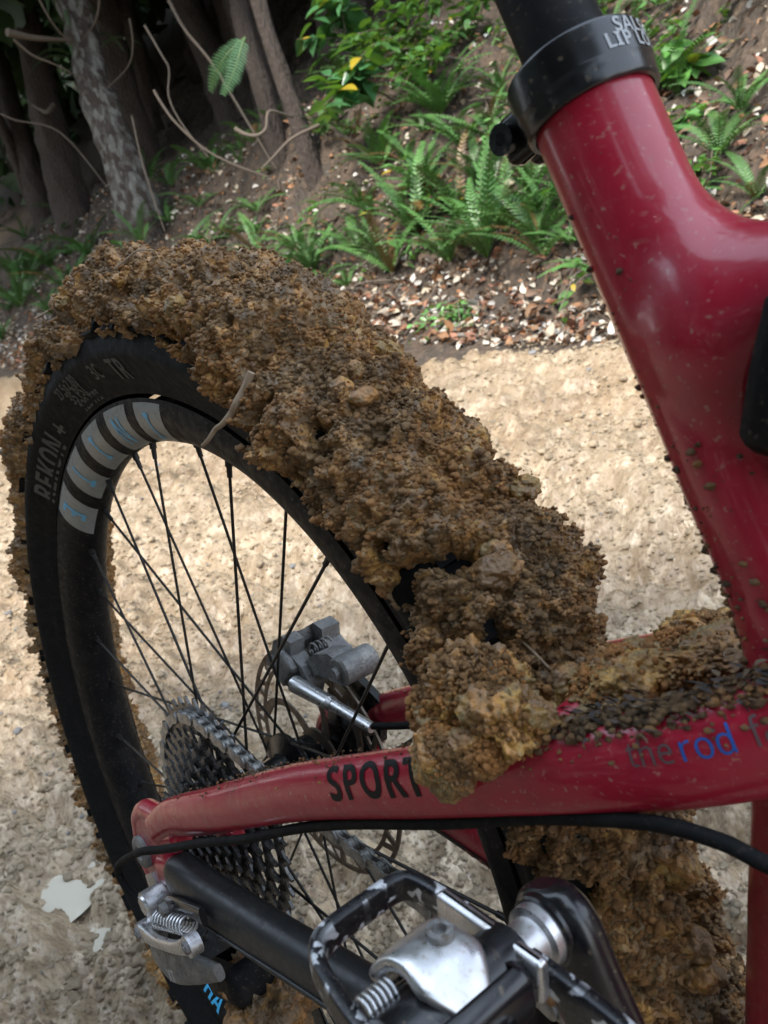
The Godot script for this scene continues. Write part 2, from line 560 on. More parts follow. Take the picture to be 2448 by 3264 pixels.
func build_wheel() -> void:
	var wheel := knot("rear_wheel", bike)
	var prof := []
	for e in RIM: prof.append(Vector2(e[0], e[1]))
	for k in range(RIM.size() - 2, -1, -1): prof.append(Vector2(RIM[k][0], -RIM[k][1]))
	prof.append(Vector2(0.292, -0.019)); prof.append(Vector2(0.288, 0.0)); prof.append(Vector2(0.292, 0.019)); prof.append(prof[0])
	put("rim", lathe(prof, 240).mesh(), M["dusty_black"], wheel)
	# tyre: casing with a bead line near the rim
	prof = []
	for k in 45:
		var ph := lerpf(-2.35, 2.35, k / 44.0)
		var q := tyre_at(0.0, ph)
		if k in [2, 42]: q.z *= 1.05
		prof.append(Vector2(q.x, q.z))
	put("tyre", lathe(prof, 260).mesh(), M["rubber"], wheel)
	var g := G.new()
	for k in 64:
		var th := TAU * k / 64.0
		for e in [[0.0, 0.011, 0.020], [0.62, 0.008, 0.013], [-0.62, 0.008, 0.013], [0.98, 0.010, 0.016], [-0.98, 0.010, 0.016]]:
			var t2: float = th + (0.049 if absf(e[0]) < 0.7 and absf(e[0]) > 0.1 else 0.0)
			var c := tyre_at(t2, e[0], 0.0015)
			var out := (tyre_at(t2, e[0], 0.01) - c).normalized()
			var al := Vector3(-sin(t2), cos(t2), 0)
			g.box(Transform3D(Basis(al, out, al.cross(out)), c), Vector3(e[2], 0.006, e[1]))
	put("tread_knobs", g.mesh(), M["rubber"], wheel)
	# sidewall lettering, read along the tyre
	for e in [["REKON +", 122.5, 0.3085, 0.0190, 1], ["120 TPI", 100.2, 0.3040, 0.0085, 1], ["35 PSI", 101.8, 0.3125, 0.0080, 1], ["27.5x2.80", 102.6, 0.3200, 0.0070, 1], ["3C", 92.2, 0.317, 0.0100, 1], ["TR", 85.6, 0.3155, 0.0140, 1]]:
		var a0 := deg_to_rad(e[1])
		var r0: float = e[2]
		var lay := func(x: float, y: float) -> Vector3:
			var r := r0 + y
			var ph := 1.55 + (TYRE_R - r) / 0.0345
			return tyre_at(a0 - x / r0, ph, 0.0006)
		put("sidewall_lettering", lettering(e[0], e[3], lay), M["pale_print"], wheel)
	# silver panels and blue letters on the rim
	var word := "INITE"
	for k in 5:
		var a0 := deg_to_rad([85.0, 95.6, 106.6, 117.8, 129.0][k])
		var panel := put("rim_sticker", patch(7, 15, func(x: float, y: float) -> Vector3: return rim_at(a0 + (x - 0.5) * deg_to_rad(7.6) + (y - 0.5) * 0.03, 0.06 + y * 0.86, 0.0003)), M["silver_sticker"], wheel)
		panel.set_meta("label", "silver rim sticker with a blue letter %s" % word[k])
		put("rim_lettering", lettering(word[k], 0.0150, func(x: float, y: float) -> Vector3: return rim_at(a0 + x / 0.275 + 0.002, 0.45 + y / 0.030, 0.0007)), M["blue_print"], wheel)
	var ah := deg_to_rad(-124.0)
	put("rim_lettering", lettering("WHA", 0.014, func(x: float, y: float) -> Vector3: return rim_at(ah + x / 0.275, 0.45 + y / 0.034, 0.0006)), M["cyan_print"], wheel)
	# spokes: three-cross, every other one to the drive flange
	for k in 32:
		var a := deg_to_rad(48.4 + 11.25 * k)
		var drive := k % 2 == 0
		var turn := (1 if (k / 2) % 2 == 0 else -1) * deg_to_rad(66.0)
		var fl := Vector3(0.029 * cos(a + turn), 0.029 * sin(a + turn), 0.019 if drive else -0.034)
		var rim_p := Vector3(0.2655 * cos(a), 0.2655 * sin(a), 0.003 if drive else -0.003)
		var s := G.new()
		s.cyl(rim_p, fl, 0.00105, 0.00105, 8)
		var sp := put("spoke", s.mesh(), M["spoke_black"], wheel)
	var gn := G.new()
	for k in 32:
		var a := deg_to_rad(48.4 + 11.25 * k)
		var drive := k % 2 == 0
		var turn := (1 if (k / 2) % 2 == 0 else -1) * deg_to_rad(66.0)
		var fl := Vector3(0.029 * cos(a + turn), 0.029 * sin(a + turn), 0.019 if drive else -0.034)
		var rim_p := Vector3(0.2665 * cos(a), 0.2665 * sin(a), 0.003 if drive else -0.003)
		gn = G.new()
		var d := (fl - rim_p).normalized()
		gn.cyl(rim_p, rim_p + d * 0.006, 0.0026, 0.0026, 8)
		gn.cyl(rim_p + d * 0.006, rim_p + d * 0.013, 0.0019, 0.0017, 8)
		put("nipple", gn.mesh(), M["spoke_black"], wheel)
	g = lathe([Vector2(0.010, -0.074), Vector2(0.0125, -0.072), Vector2(0.0125, -0.056), Vector2(0.024, -0.054), Vector2(0.0245, -0.046), Vector2(0.020, -0.042), Vector2(0.033, -0.0365), Vector2(0.033, -0.0325), Vector2(0.020, -0.028), Vector2(0.0165, 0.0), Vector2(0.020, 0.012), Vector2(0.033, 0.0165), Vector2(0.033, 0.0205), Vector2(0.019, 0.023), Vector2(0.017, 0.06), Vector2(0.010, 0.074)], 40)
	put("hub", g.mesh(), M["gloss_black"], wheel)
	put("hub_lettering", lettering("D", 0.010, func(x: float, y: float) -> Vector3: return Vector3(0.0178 * cos(0.75 + y / 0.017), 0.0178 * sin(0.75 + y / 0.017), -0.002 - x)), M["white_print"], wheel)
	build_mud(wheel)

func mud_edge(th: float) -> float:
	# how far (section angle) clay reaches down the drive side of the tyre
	var d := rad_to_deg(th)
	var xs := [-60.0, 0.0, 25.0, 45.0, 58.0, 66.0, 80.0, 105.0, 125.0, 150.0, 185.0, 215.0, 250.0]
	var ys := [1.35, 1.5, 1.55, 1.62, 1.55, 1.12, 1.05, 1.10, 1.22, 1.25, 1.12, 1.15, 1.15]
	for k in xs.size() - 1:
		if d <= xs[k + 1]: return lerpf(ys[k], ys[k + 1], clampf((d - xs[k]) / (xs[k + 1] - xs[k]), 0.0, 1.0))
	return ys[-1]

func mud_thick(th: float) -> float:
	var d := rad_to_deg(th)
	var xs := [-60.0, 0.0, 22.0, 32.0, 50.0, 62.0, 80.0, 95.0, 115.0, 140.0, 175.0, 215.0, 250.0]
	var ys := [0.010, 0.011, 0.009, 0.015, 0.014, 0.019, 0.023, 0.021, 0.016, 0.015, 0.011, 0.009, 0.009]
	for k in xs.size() - 1:
		if d <= xs[k + 1]: return lerpf(ys[k], ys[k + 1], clampf((d - xs[k]) / (xs[k + 1] - xs[k]), 0.0, 1.0))
	return ys[-1]

func clay_tone(p: Vector3) -> Color:
	# patches of drier ochre crumb and of wet grey-brown smear
	var a := n_mid.get_noise_3dv(p * 15.0 + Vector3(3, 1, 7)) * 1.0 + n_big.get_noise_3dv(p * 55.0) * 0.9
	var c := Color(0.74, 0.76, 0.76).lerp(Color(1.18, 1.0, 0.78), clampf(a * 2.0 + 0.42, 0.0, 1.0))
	var w := n_fine.get_noise_3dv(p * 150.0 + Vector3(9, 9, 2))
	return c * (1.0 + 0.15 * w)

func build_mud(wheel: Node3D) -> void:
	var g := G.new()
	var nu := 150
	var nv := 1330
	var crumbs := []
	var tones := []
	rng.seed = 77
	for y in nv:
		var th := deg_to_rad(lerpf(-24.0, 232.0, y / (nv - 1.0)))
		var lim := mud_edge(th)
		var t0 := mud_thick(th)
		for x in nu:
			var ph := lerpf(-1.75, 2.0, x / (nu - 1.0))
			var p := tyre_at(th, ph)
			var e := lim + 0.40 * n_mid.get_noise_3dv(p * 22.0) + 0.35 * n_fine.get_noise_3dv(p * 85.0) - ph if ph > 0.0 else 1.62 + 0.3 * n_mid.get_noise_3dv(p * 22.0) + ph
			var k := clampf(e / 0.62, -0.6, 1.0)
			var lump := n_mid.get_noise_3dv(p * 17.0) * 1.0 + 0.15
			var crag := n_cell.get_noise_3dv(p * 70.0)
			var t := t0 * (1.0 + 1.0 * lump) * (0.55 + 0.45 * k) - 0.0035 * crag - 0.004
			var rub := clampf(0.95 + 0.9 * n_big.get_noise_3dv(p * 13.0), 0.42, 1.35)
			t += rub * 0.0095 * n_mid.get_noise_3dv(p * 46.0 + Vector3(5, 0, 0))
			var hole := n_mid.get_noise_3dv(p * 30.0 + Vector3(31, 7, 3))
			if hole > 0.32: t -= (hole - 0.32) * 0.09
			if k <= 0.0: t = minf(t, 0.006 * k - 0.0012) + 0.004 * k
			else: t = minf(t, 0.0005 + 0.03 * k)
			var out := (tyre_at(th, ph, 0.01) - p) * 100.0
			# lumps and crumb are sampled where the coarse skin now lies
			var p1 := p + out * maxf(t, -0.004)
			if t > -0.001:
				t += rub * (0.0048 * n_soft.get_noise_3dv(p1 * 105.0) + 0.0030 * n_soft.get_noise_3dv(p1 * 185.0))
				p1 += 0.0020 * rub * Vector3(n_soft.get_noise_3dv(p1 * 110.0 + Vector3(17, 0, 0)), n_soft.get_noise_3dv(p1 * 110.0 + Vector3(0, 17, 0)), n_soft.get_noise_3dv(p1 * 110.0 + Vector3(0, 0, 17)))
			p = p1 + out * (maxf(t, -0.004) - (p1 - p).dot(out))
			g.v.append(p)
			g.c.append(clay_tone(p))
			if t > 0.0025 and rng.randf() < 0.62 * rub:
				var s := 0.0004 + 0.0007 * rng.randf() + 0.0014 * pow(rng.randf(), 9.0)
				crumbs.append(Transform3D(Basis.from_euler(Vector3(rng.randf() * TAU, rng.randf() * TAU, 0)).scaled(Vector3(s, s * 0.8, s)), p + out * s * 0.25))
				tones.append(crumb_tone(p))
	g.weave(0, nu, nv)
	for k in 80:
		var th := deg_to_rad(rng.randf_range(-25.0, 215.0) if k < 55 else rng.randf_range(25.0, 110.0))
		var ph := rng.randfn() * 0.45 + 0.15
		if ph > mud_edge(th) - 0.25: ph = mud_edge(th) - 0.35
		var r := rng.randf_range(0.0035, 0.0085) if rng.randf() < 0.85 else rng.randf_range(0.008, 0.0115)
		if th > 2.1: r *= 0.75
		var at := tyre_at(th, ph, mud_thick(th) * rng.randf_range(0.65, 1.05))
		lump(at, Vector3(r, r * rng.randf_range(0.6, 0.9), r * rng.randf_range(0.7, 1.3)), k * 1.7, g, 4 if r > 0.006 else 3)
		for j in 40:
			var d := Vector3(rng.randfn(), rng.randfn(), rng.randfn()).normalized()
			var s := 0.0004 + 0.0014 * pow(rng.randf(), 3.0)
			crumbs.append(Transform3D(Basis.from_euler(Vector3(rng.randf() * TAU, rng.randf() * TAU, 0)).scaled(Vector3(s, s * 0.8, s)), at + d * r * rng.randf_range(0.8, 1.15)))
			tones.append(crumb_tone(at + d * r))
	var cake := put("caked_clay", g.mesh(), M["clay"], wheel)
	cake.set_meta("label", "thick brown clay caked over the tread")
	many("clay_crumbs", clod(3, 1, 0.3), M["crumb"], wheel, crumbs, tones)

func crumb_tone(p: Vector3) -> Color:
	var c := clay_tone(p)
	var b := Color(0.37, 0.21, 0.085)
	var k := rng.randf_range(0.75, 1.2)
	return Color(b.r * c.r * k, b.g * c.g * k, b.b * c.b * k)

func build_frame() -> void:
	var frame := knot("frame", bike)
	var Y := Vector3.UP
	# seat tube, bent forward above the bottom bracket
	seat_tube_t = tube([mm(371.0, 360, 0), mm(390.2, 299.6, 0), mm(409.1, 241.1, 0), mm(423.5, 184, 0), mm(425.5, 127, 0), mm(424, 80, 0), mm(427, 20, 0), mm(430, -45, 0)],
		[Vector2(0.0193, 0.0193), Vector2(0.0195, 0.0195), Vector2(0.0205, 0.0205), Vector2(0.0205, 0.0200), Vector2(0.021, 0.0265), Vector2(0.022, 0.0325), Vector2(0.024, 0.044), Vector2(0.026, 0.046)], Vector3(1, 0, 0), 18)
	# the top tube flows into the seat tube: both skins are drawn out to their smooth union
	var top := tube([mm(399, 277, 0), mm(408, 281, 0), mm(423, 286, 0), mm(450, 291.5, 0), mm(560, 310, 0), mm(760, 342, 0), mm(900, 364, 0)],
		[Vector2(0.0185, 0.0185), Vector2(0.0182, 0.0185), Vector2(0.018, 0.0185), Vector2(0.018, 0.0185), Vector2(0.0185, 0.0185), Vector2(0.019, 0.021), Vector2(0.02, 0.024)], Y, 8)
	var gs := tube_mesh(seat_tube_t, 72)
	var gt2 := tube_mesh(top, 48)
	for e in [[gs, seat_tube_t, 72, 0.0], [gt2, top, 48, 0.0007]]:
		var tb: Tube = e[1]
		var gg: G = e[0]
		for k in tb.p.size():
			var c: Vector3 = tb.p[k]
			if c.y < 0.20 or c.x > 0.52: continue
			for q in e[2]:
				var w: Vector3 = gg.v[k * e[2] + q]
				var dirv := (w - c).normalized()
				var rr := (w - c).length()
				var hid: float = e[3] * clampf((0.462 - w.x) / 0.008, 0.0, 1.0)
				for step in 22:
					var f := joined(c + dirv * rr, top) + hid
					rr = clampf(rr - f * 0.8, 0.004, 0.062)
				gg.v[k * e[2] + q] = c + dirv * rr
	put("seat_tube", gs.mesh(), M["red_paint"], frame)
	put("top_tube", gt2.mesh(), M["red_paint"], frame)
	var down := tube([mm(430, -45, 0), mm(480, -5, 0), mm(700, 170, 0), mm(905, 325, 0)], [Vector2(0.03, 0.03), Vector2(0.026, 0.026), Vector2(0.025, 0.025), Vector2(0.024, 0.028)], Y, 8)
	put("down_tube", tube_mesh(down, 28).mesh(), M["red_paint"], frame)
	var hg := G.new()
	hg.cyl(mm(885, 420, 0), mm(935, 275, 0), 0.026, 0.028, 28)
	put("head_tube", hg.mesh(), M["red_paint"], frame)
	var bbg := G.new()
	bbg.cyl(mm(430, -45, -37), mm(430, -45, 37), 0.024, 0.024, 28)
	put("bottom_bracket_shell", bbg.mesh(), M["red_paint"], frame)
	# seat stays and chainstays
	var sp := [mm(22, 24, 79), mm(48, 39, 77.5), mm(78.4, 51.2, 76), mm(111.2, 63.4, 74), mm(149.5, 78.4, 70), mm(196, 96.3, 66), mm(241.6, 111, 62), mm(285.3, 124.3, 58), mm(335, 139.5, 52), mm(373.5, 150.1, 45), mm(404, 158.5, 36), mm(425, 165, 24)]
	var sr := [Vector2(0.008, 0.0120), Vector2(0.0085, 0.0125), Vector2(0.009, 0.0130), Vector2(0.009, 0.0132), Vector2(0.009, 0.0135), Vector2(0.0092, 0.0138), Vector2(0.0095, 0.0142), Vector2(0.0098, 0.0147), Vector2(0.0102, 0.0153), Vector2(0.0108, 0.016), Vector2(0.0115, 0.0165), Vector2(0.012, 0.018)]
	stay_r = tube(sp, sr, Y, 6, 0.86)
	put("seat_stay", tube_mesh(stay_r, 32).mesh(), M["red_paint"], frame)
	var lp := []
	for q in sp: lp.append(Vector3(q.x, q.y, -q.z))
	stay_l = tube(lp, sr, Y, 6, 0.86)
	put("seat_stay", tube_mesh(stay_l, 32).mesh(), M["red_paint"], frame)
	var br := tube([mm(352, 152, -50), mm(358, 160, -25), mm(360, 163, 0), mm(358, 160, 25), mm(352, 152, 50)], [Vector2(0.009, 0.009), Vector2(0.008, 0.008), Vector2(0.008, 0.008), Vector2(0.008, 0.008), Vector2(0.009, 0.009)], Y, 5)
	put("stay_bridge", tube_mesh(br, 16).mesh(), M["red_paint"], frame)
	var cp := [mm(20, -6, 79), mm(43, -2, 78), mm(74.8, -4, 76), mm(114.3, -6, 73), mm(148, -8, 70), mm(200, -11, 64), mm(260, -17, 55), mm(330, -26, 46), mm(420, -42, 40)]
	var cr := []
	for k in cp.size(): cr.append(Vector2(0.0085, 0.0125))
	put("chainstay", tube_mesh(tube(cp, cr, Y, 5, 0.86), 28).mesh(), M["red_paint"], frame)
	var clp := []
	for q in cp: clp.append(Vector3(q.x, q.y, -q.z))
	var clr := []
	for k in cp.size(): clr.append(Vector2(0.0105, 0.0185))
	chainstay_l = tube(clp, clr, Y, 5, 0.86)
	put("chainstay", tube_mesh(chainstay_l, 28).mesh(), M["red_paint"], frame)
	# dropouts
	var poly := PackedVector2Array([Vector2(0.052, 0.040), Vector2(0.024, 0.034), Vector2(0.004, 0.031), Vector2(-0.010, 0.022), Vector2(-0.016, 0.010), Vector2(-0.020, -0.004), Vector2(-0.018, -0.016), Vector2(-0.008, -0.024), Vector2(0.012, -0.026), Vector2(0.040, -0.022), Vector2(0.056, -0.016), Vector2(0.052, -0.002), Vector2(0.034, 0.002), Vector2(0.026, 0.012), Vector2(0.034, 0.022), Vector2(0.056, 0.030)])
	for s in [1, -1]:
		var dg := slab(poly, 0.0715 * s, 0.0840 * s)
		put("dropout", dg.mesh(), M["red_paint"], frame)
		# rounded rim of the dropout
		var ring := []
		for q in poly: ring.append(Vector3(q.x, q.y, 0.0778 * s))
		ring.append(ring[0])
		put("dropout_edge", wire(ring, 0.0072, -1, 4, 12), M["red_paint"], frame)
	# marks on the stays
	put("stay_lettering", lettering("SPORT", 0.0150, func(x: float, y: float) -> Vector3: return stay_r.surf(0.267 + x * 1.05, stay_ang(0.0058 + y * 0.95), 0.0003), false, 2), M["black_print"], frame)
	var cols := ["grey_print", "deep_blue_print", "grey_print"]
	var words := ["the", "rod", "father"]
	var offs := [0.3985, 0.4145, 0.4395]
	for k in 3:
		var o: float = offs[k]
		put("stay_lettering", lettering(words[k], 0.0072, func(x: float, y: float) -> Vector3: return stay_r.surf(o + x, stay_ang(0.0060 + y), 0.0003), true, 2), M[cols[k]], frame)
	put("stay_panel", patch(40, 10, func(x: float, y: float) -> Vector3: return chainstay_l.surf(0.05 + x * 0.27, -1.5 + y * 1.15, 0.0004)), M["black_print"], frame)
	put("stay_lettering", lettering("P O W E R", 0.0105, func(x: float, y: float) -> Vector3: return chainstay_l.surf(0.172 + x, -0.72 + y / 0.017, 0.0008), false, 1), M["red_print"], frame)
	# cable guide under the drive-side stay
	var cg := G.new()
	cg.box(Transform3D(Basis(Vector3(0, 0, 1), 0.35), mm(118, 50, 72)), mm(22, 12, 11), 0.004)
	put("cable_guide", cg.mesh(), M["red_paint"], frame)
	# black rubber guard over the drive-side chainstay
	var gp := [mm(36, -3, 79), mm(43, -2.4, 79), mm(74.8, -4.5, 78), mm(114.3, -6.0, 75), mm(148, -8, 71.5), mm(200, -11, 65), mm(250, -16, 57)]
	var gr := [Vector2(0.0085, 0.009), Vector2(0.0112, 0.0148), Vector2(0.0118, 0.0165), Vector2(0.012, 0.017), Vector2(0.012, 0.0168), Vector2(0.012, 0.0165), Vector2(0.0118, 0.016)]
	var gt := tube(gp, gr, Y, 8, 0.8)
	var guard := put("chainstay_guard", tube_mesh(gt, 36).mesh(), M["guard_rubber"], bike)
	var seam := []
	for k in 30: seam.append(gt.surf(0.045 + 0.165 * k / 29.0, -0.42 + 0.25 * sin(k / 29.0 * 3.0), 0.0006))
	put("seam", wire(seam, 0.0011, -1, 2, 6), M["guard_rubber"], guard)

func tube_gap(p: Vector3, t: Tube) -> float:
	var best := 1.0
	for k in t.p.size() - 1:
		var a: Vector3 = t.p[k]; var d: Vector3 = t.p[k + 1] - a
		var u := clampf((p - a).dot(d) / d.length_squared(), 0.0, 1.0)
		best = minf(best, p.distance_to(a + d * u) - lerpf(t.r[k].y, t.r[k + 1].y, u))
	return best

func joined(p: Vector3, top: Tube) -> float:
	var a := tube_gap(p, seat_tube_t); var b := tube_gap(p, top)
	var k := 0.036 * maxf(smoothstep(-0.014, 0.024, p.x - 0.371 - (0.36 - p.y) * 0.31), 0.02)
	var h := maxf(k - absf(a - b), 0.0) / k
	return minf(a, b) - h * h * k * 0.25

func stay_ang(y: float) -> float:
	# section angle of a point y metres above the stay's outer middle
	return asin(clampf(y / 0.0155, -0.98, 0.98))

func build_seat_parts() -> void:
	var up := Vector3(-0.303, 0.953, 0.0)
	var base := mm(371.0, 360, 0)
	var pg := G.new()
	pg.cyl(base - up * 0.08, base + up * 0.24, 0.0139, 0.0139, 40)
	put("seat_post", pg.mesh(), M["dusty_black"], bike)
	var clamp_ := knot("seat_clamp", bike, Transform3D(Basis(Vector3(0, 0, 1).cross(up).normalized() * -1.0, up, Vector3(0, 0, 1)), base))
	# ring turned round the tube: made in its own axes with y up the tube
	var prof := [Vector2(0.0198, -0.0065), Vector2(0.0212, -0.0065), Vector2(0.0220, -0.0055), Vector2(0.0220, -0.0020), Vector2(0.0224, 0.0), Vector2(0.0226, 0.001), Vector2(0.0226, 0.0105), Vector2(0.0220, 0.0117), Vector2(0.0200, 0.0120), Vector2(0.0170, 0.0140), Vector2(0.0142, 0.0142)]
	var g := lathe(prof, 72)
	for k in g.v.size(): g.v[k] = Vector3(g.v[k].x, g.v[k].z, -g.v[k].y)
	put("ring", g.mesh(), M["gloss_black"], clamp_)
	var ear := G.new()
	ear.box(Transform3D(Basis.IDENTITY, mm(-24, 3, 5.6)), mm(15, 16, 9.0), 0.0036)
	ear.box(Transform3D(Basis.IDENTITY, mm(-24, 3, -5.6)), mm(15, 16, 9.0), 0.0036)
	ear.cyl(mm(-26, 3, -14), mm(-26, 3, 14), 0.0052, 0.0052, 16)
	ear.cyl(mm(-26, 3, 14), mm(-26, 3, 13.9), 0.0025, 0.0025, 6)
	put("clamp_bolt", ear.mesh(), M["gloss_black"], clamp_)
	for e in [["SALSA", 0.0044, 0.0080], ["LIP LOCK", 0.0030, 0.0034]]:
		var sz: float = e[1]
		var yy: float = e[2]
		put("clamp_lettering", lettering(e[0], sz, func(x: float, y: float) -> Vector3:
			var a := 0.10 - (x + 0.004) / 0.0226
			return Vector3(0.02285 * cos(a), yy + y, 0.02285 * sin(a)), false, 2), M["white_print"], clamp_)
	# black strap bracket on the front of the seat tube
	var b := G.new()
	b.box(Transform3D(Basis(Vector3(0, 0, 1), -0.32), mm(441, 268, 20)), mm(28, 46, 22), 0.008)
	b.box(Transform3D(Basis(Vector3(0, 0, 1), -0.32), mm(434, 243, 11)), mm(14, 20, 12), 0.005)
	put("bottle_cage_mount", b.mesh(), M["dusty_black"], bike)

func build_cassette() -> void:
	var cas := knot("cassette", bike)
	var teeth := [42, 37, 32, 28, 24, 21, 18, 15, 13, 11]
	for k in teeth.size():
		var n: int = teeth[k]
		var rp := 0.0127 / (2.0 * sin(PI / n))
		var big := n > 18
		var g := toothed(n, rp, maxf(rp - (0.0115 if big else 0.010), 0.019), 0.0019, 6 if n > 20 else 0, 0.018, k * 0.13)
		put("sprocket", g.mesh(), M["oily_steel"], cas, Transform3D(Basis.IDENTITY, Vector3(0, 0, 0.0265 + 0.0040 * k)))
	var body := G.new()
	body.cyl(mm(0, 0, 22), mm(0, 0, 64), 0.0185, 0.0185, 30)
	put("carrier", body.mesh(), M["oily_steel"], cas)

func plate(w: float, thin: float, zc: float, g: G) -> void:
	var poly := PackedVector2Array()
	for k in 18:
		var a := TAU * k / 18.0
		var x := cos(a) * 0.0042
		poly.append(Vector2(x + (0.00635 if cos(a) > 0.0 else -0.00635), sin(a) * w))
	poly.insert(5, Vector2(0.0, w * 0.72))
	poly.insert(15, Vector2(0.0, -w * 0.72))
	slab(poly, zc - thin * 0.5, zc + thin * 0.5, g)

func build_chain() -> void:
	var chain := knot("chain", bike)
	var outer := G.new(); var inner := G.new()
	for s in [-1, 1]:
		plate(0.0042, 0.0011, 0.0030 * s, outer)
		plate(0.0042, 0.0011, 0.0018 * s, inner)
	for s in [-1, 1]:
		inner.cyl(Vector3(0.00635 * s, 0, -0.0018), Vector3(0.00635 * s, 0, 0.0018), 0.0038, 0.0038, 10)
		outer.cyl(Vector3(0.00635 * s, 0, -0.0038), Vector3(0.00635 * s, 0, 0.0038), 0.0018, 0.0018, 8)
	var mo := outer.mesh(); var mi := inner.mesh()
	# path: round the second sprocket, then forward to the chainring; and down to the pulleys
	var rs := 0.0127 / (2.0 * sin(PI / 37)); var zc := 0.0305
	var rc := 0.0127 / (2.0 * sin(PI / 32)); var bb := mm(430, -45, 49)
	var path := []
	var d := Vector2(bb.x, bb.y)
	var base_a := d.angle()
	var tang := base_a + acos((rs - rc) / d.length())
	# pulleys
	var gpul := Vector2(0.048, -0.088); var tpul := Vector2(0.078, -0.168); var rp := 0.022
	path.append(Vector3(gpul.x - rp, gpul.y - 0.01, zc))
	for k in 60:
		var a := lerpf(deg_to_rad(218.0), tang, k / 59.0)
		path.append(Vector3(rs * cos(a), rs * sin(a), zc))
	for k in range(1, 40):
		var t := k / 39.0
		var a0 := Vector2(cos(tang), sin(tang)) * rs
		var a1 := d + Vector2(cos(tang), sin(tang)) * rc
		var q := a0.lerp(a1, t)
		path.append(Vector3(q.x, q.y - 0.002 * sin(t * PI), lerpf(zc, bb.z, t)))
	for k in range(1, 25):
		var a := tang - PI * 0.95 * k / 24.0
		path.append(Vector3(d.x + rc * cos(a), d.y + rc * sin(a), bb.z))
	path.append(Vector3(tpul.x + 0.02, tpul.y - rp, zc + 0.003))
	var acc := [0.0]
	for k in range(1, path.size()): acc.append(acc[k - 1] + path[k].distance_to(path[k - 1]))
	var n := int(acc[-1] / 0.0127)
	var seg := 0
	var pins := []
	for k in n + 1:
		var s := k * 0.0127
		while seg < acc.size() - 2 and acc[seg + 1] < s: seg += 1
		pins.append(path[seg].lerp(path[seg + 1], (s - acc[seg]) / maxf(acc[seg + 1] - acc[seg], 1e-6)))
	for k in n:
		var a: Vector3 = pins[k]; var b: Vector3 = pins[k + 1]
		var x := (b - a).normalized()
		var y := Vector3(0, 0, 1).cross(x).normalized()
		put("link", mo if k % 2 == 0 else mi, M["chain_steel"], chain, Transform3D(Basis(x, y, x.cross(y)), (a + b) * 0.5))
	# chainring
	var ring := toothed(32, rc, rc - 0.011, 0.003, 5, 0.02, 0.05)
	put("chainring", ring.mesh(), M["gloss_black"], bike, Transform3D(Basis.IDENTITY, bb))
	# rear derailleur
	var der := knot("rear_derailleur", bike)
	var g := G.new()
	g.cyl(mm(22, -20, 84), mm(22, -20, 101), 0.0092, 0.0088, 24)
	g.cyl(mm(22, -20, 101), mm(22, -20, 102.5), 0.0070, 0.0062, 20)
	put("knuckle", g.mesh(), M["silver"], der)
	g = G.new()
	slab(PackedVector2Array([Vector2(0.016, -0.026), Vector2(0.030, -0.026), Vector2(0.032, -0.034), Vector2(0.022, -0.044), Vector2(0.012, -0.056), Vector2(0.003, -0.054), Vector2(0.008, -0.042)]), 0.090, 0.099, g)
	put("body", g.mesh(), M["silver"], der)
	g = G.new()
	slab(PackedVector2Array([Vector2(-0.012, -0.020), Vector2(0.004, -0.012), Vector2(0.010, -0.030), Vector2(0.006, -0.056), Vector2(-0.002, -0.060), Vector2(-0.010, -0.044)]), 0.082, 0.086, g)
	put("cable_arm", g.mesh(), M["silver"], der)
	var p0 := mm(11, -42, 104); var p1 := mm(100, -10, 104)
	g = G.new()
	var lt := tube([p0, p0.lerp(p1, 0.25) + mm(1, -3.5, 0), p0.lerp(p1, 0.5) + mm(1, -4.5, 0), p0.lerp(p1, 0.75) + mm(1, -3.5, 0), p1], [Vector2(0.0028, 0.0062), Vector2(0.0028, 0.0042), Vector2(0.0028, 0.0036), Vector2(0.0028, 0.0042), Vector2(0.0028, 0.0062)], Vector3(0, 1, 0), 6, 0.6)
	g = tube_mesh(lt, 20)
	g.cyl(p0 - mm(0, 0, 5), p0 + mm(0, 0, 2.4), 0.0066, 0.0066, 20)
	g.cyl(p1 - mm(0, 0, 5), p1 + mm(0, 0, 2.4), 0.0066, 0.0066, 20)
	put("link_plate", g.mesh(), M["silver"], der)
	for q in [p0, p1, mm(52, -11, 97)]:
		g = lathe([Vector2(0.0, 0.0048), Vector2(0.0016, 0.0048), Vector2(0.0018, 0.0042), Vector2(0.0036, 0.0042), Vector2(0.0040, 0.0036), Vector2(0.0040, 0.0), Vector2(0.0052, 0.0)], 20)
		put("pivot_bolt", g.mesh(), M["worn_metal"], der, Transform3D(Basis.IDENTITY, q))
	var spring := []
	for k in 110:
		var a := TAU * 10.0 * k / 109.0
		var c := p0.lerp(p1, 0.20 + 0.62 * k / 109.0) + mm(2, 7.5, -7)
		spring.append(c + Vector3(0.0, cos(a), sin(a)) * 0.0055)
	put("spring", wire(spring, 0.0009, -1, 1, 6), M["silver"], der)
	var dk := tube([mm(46, -14, 92), mm(70, -4, 93), mm(98, 0, 92)], [Vector2(0.0022, 0.006), Vector2(0.0022, 0.0045), Vector2(0.0022, 0.006)], Vector3.UP, 6, 0.7)
	put("inner_link", tube_mesh(dk, 16).mesh(), M["gloss_black"], der)
	var lk := tube([mm(2, -66, 96), mm(30, -60, 98), mm(66, -46, 97), mm(100, -36, 92)], [Vector2(0.0035, 0.009), Vector2(0.004, 0.0125), Vector2(0.004, 0.011), Vector2(0.003, 0.005)], Vector3.UP, 6, 0.7)
	put("lower_body", tube_mesh(lk, 20).mesh(), M["worn_metal"], der)
	g = G.new()
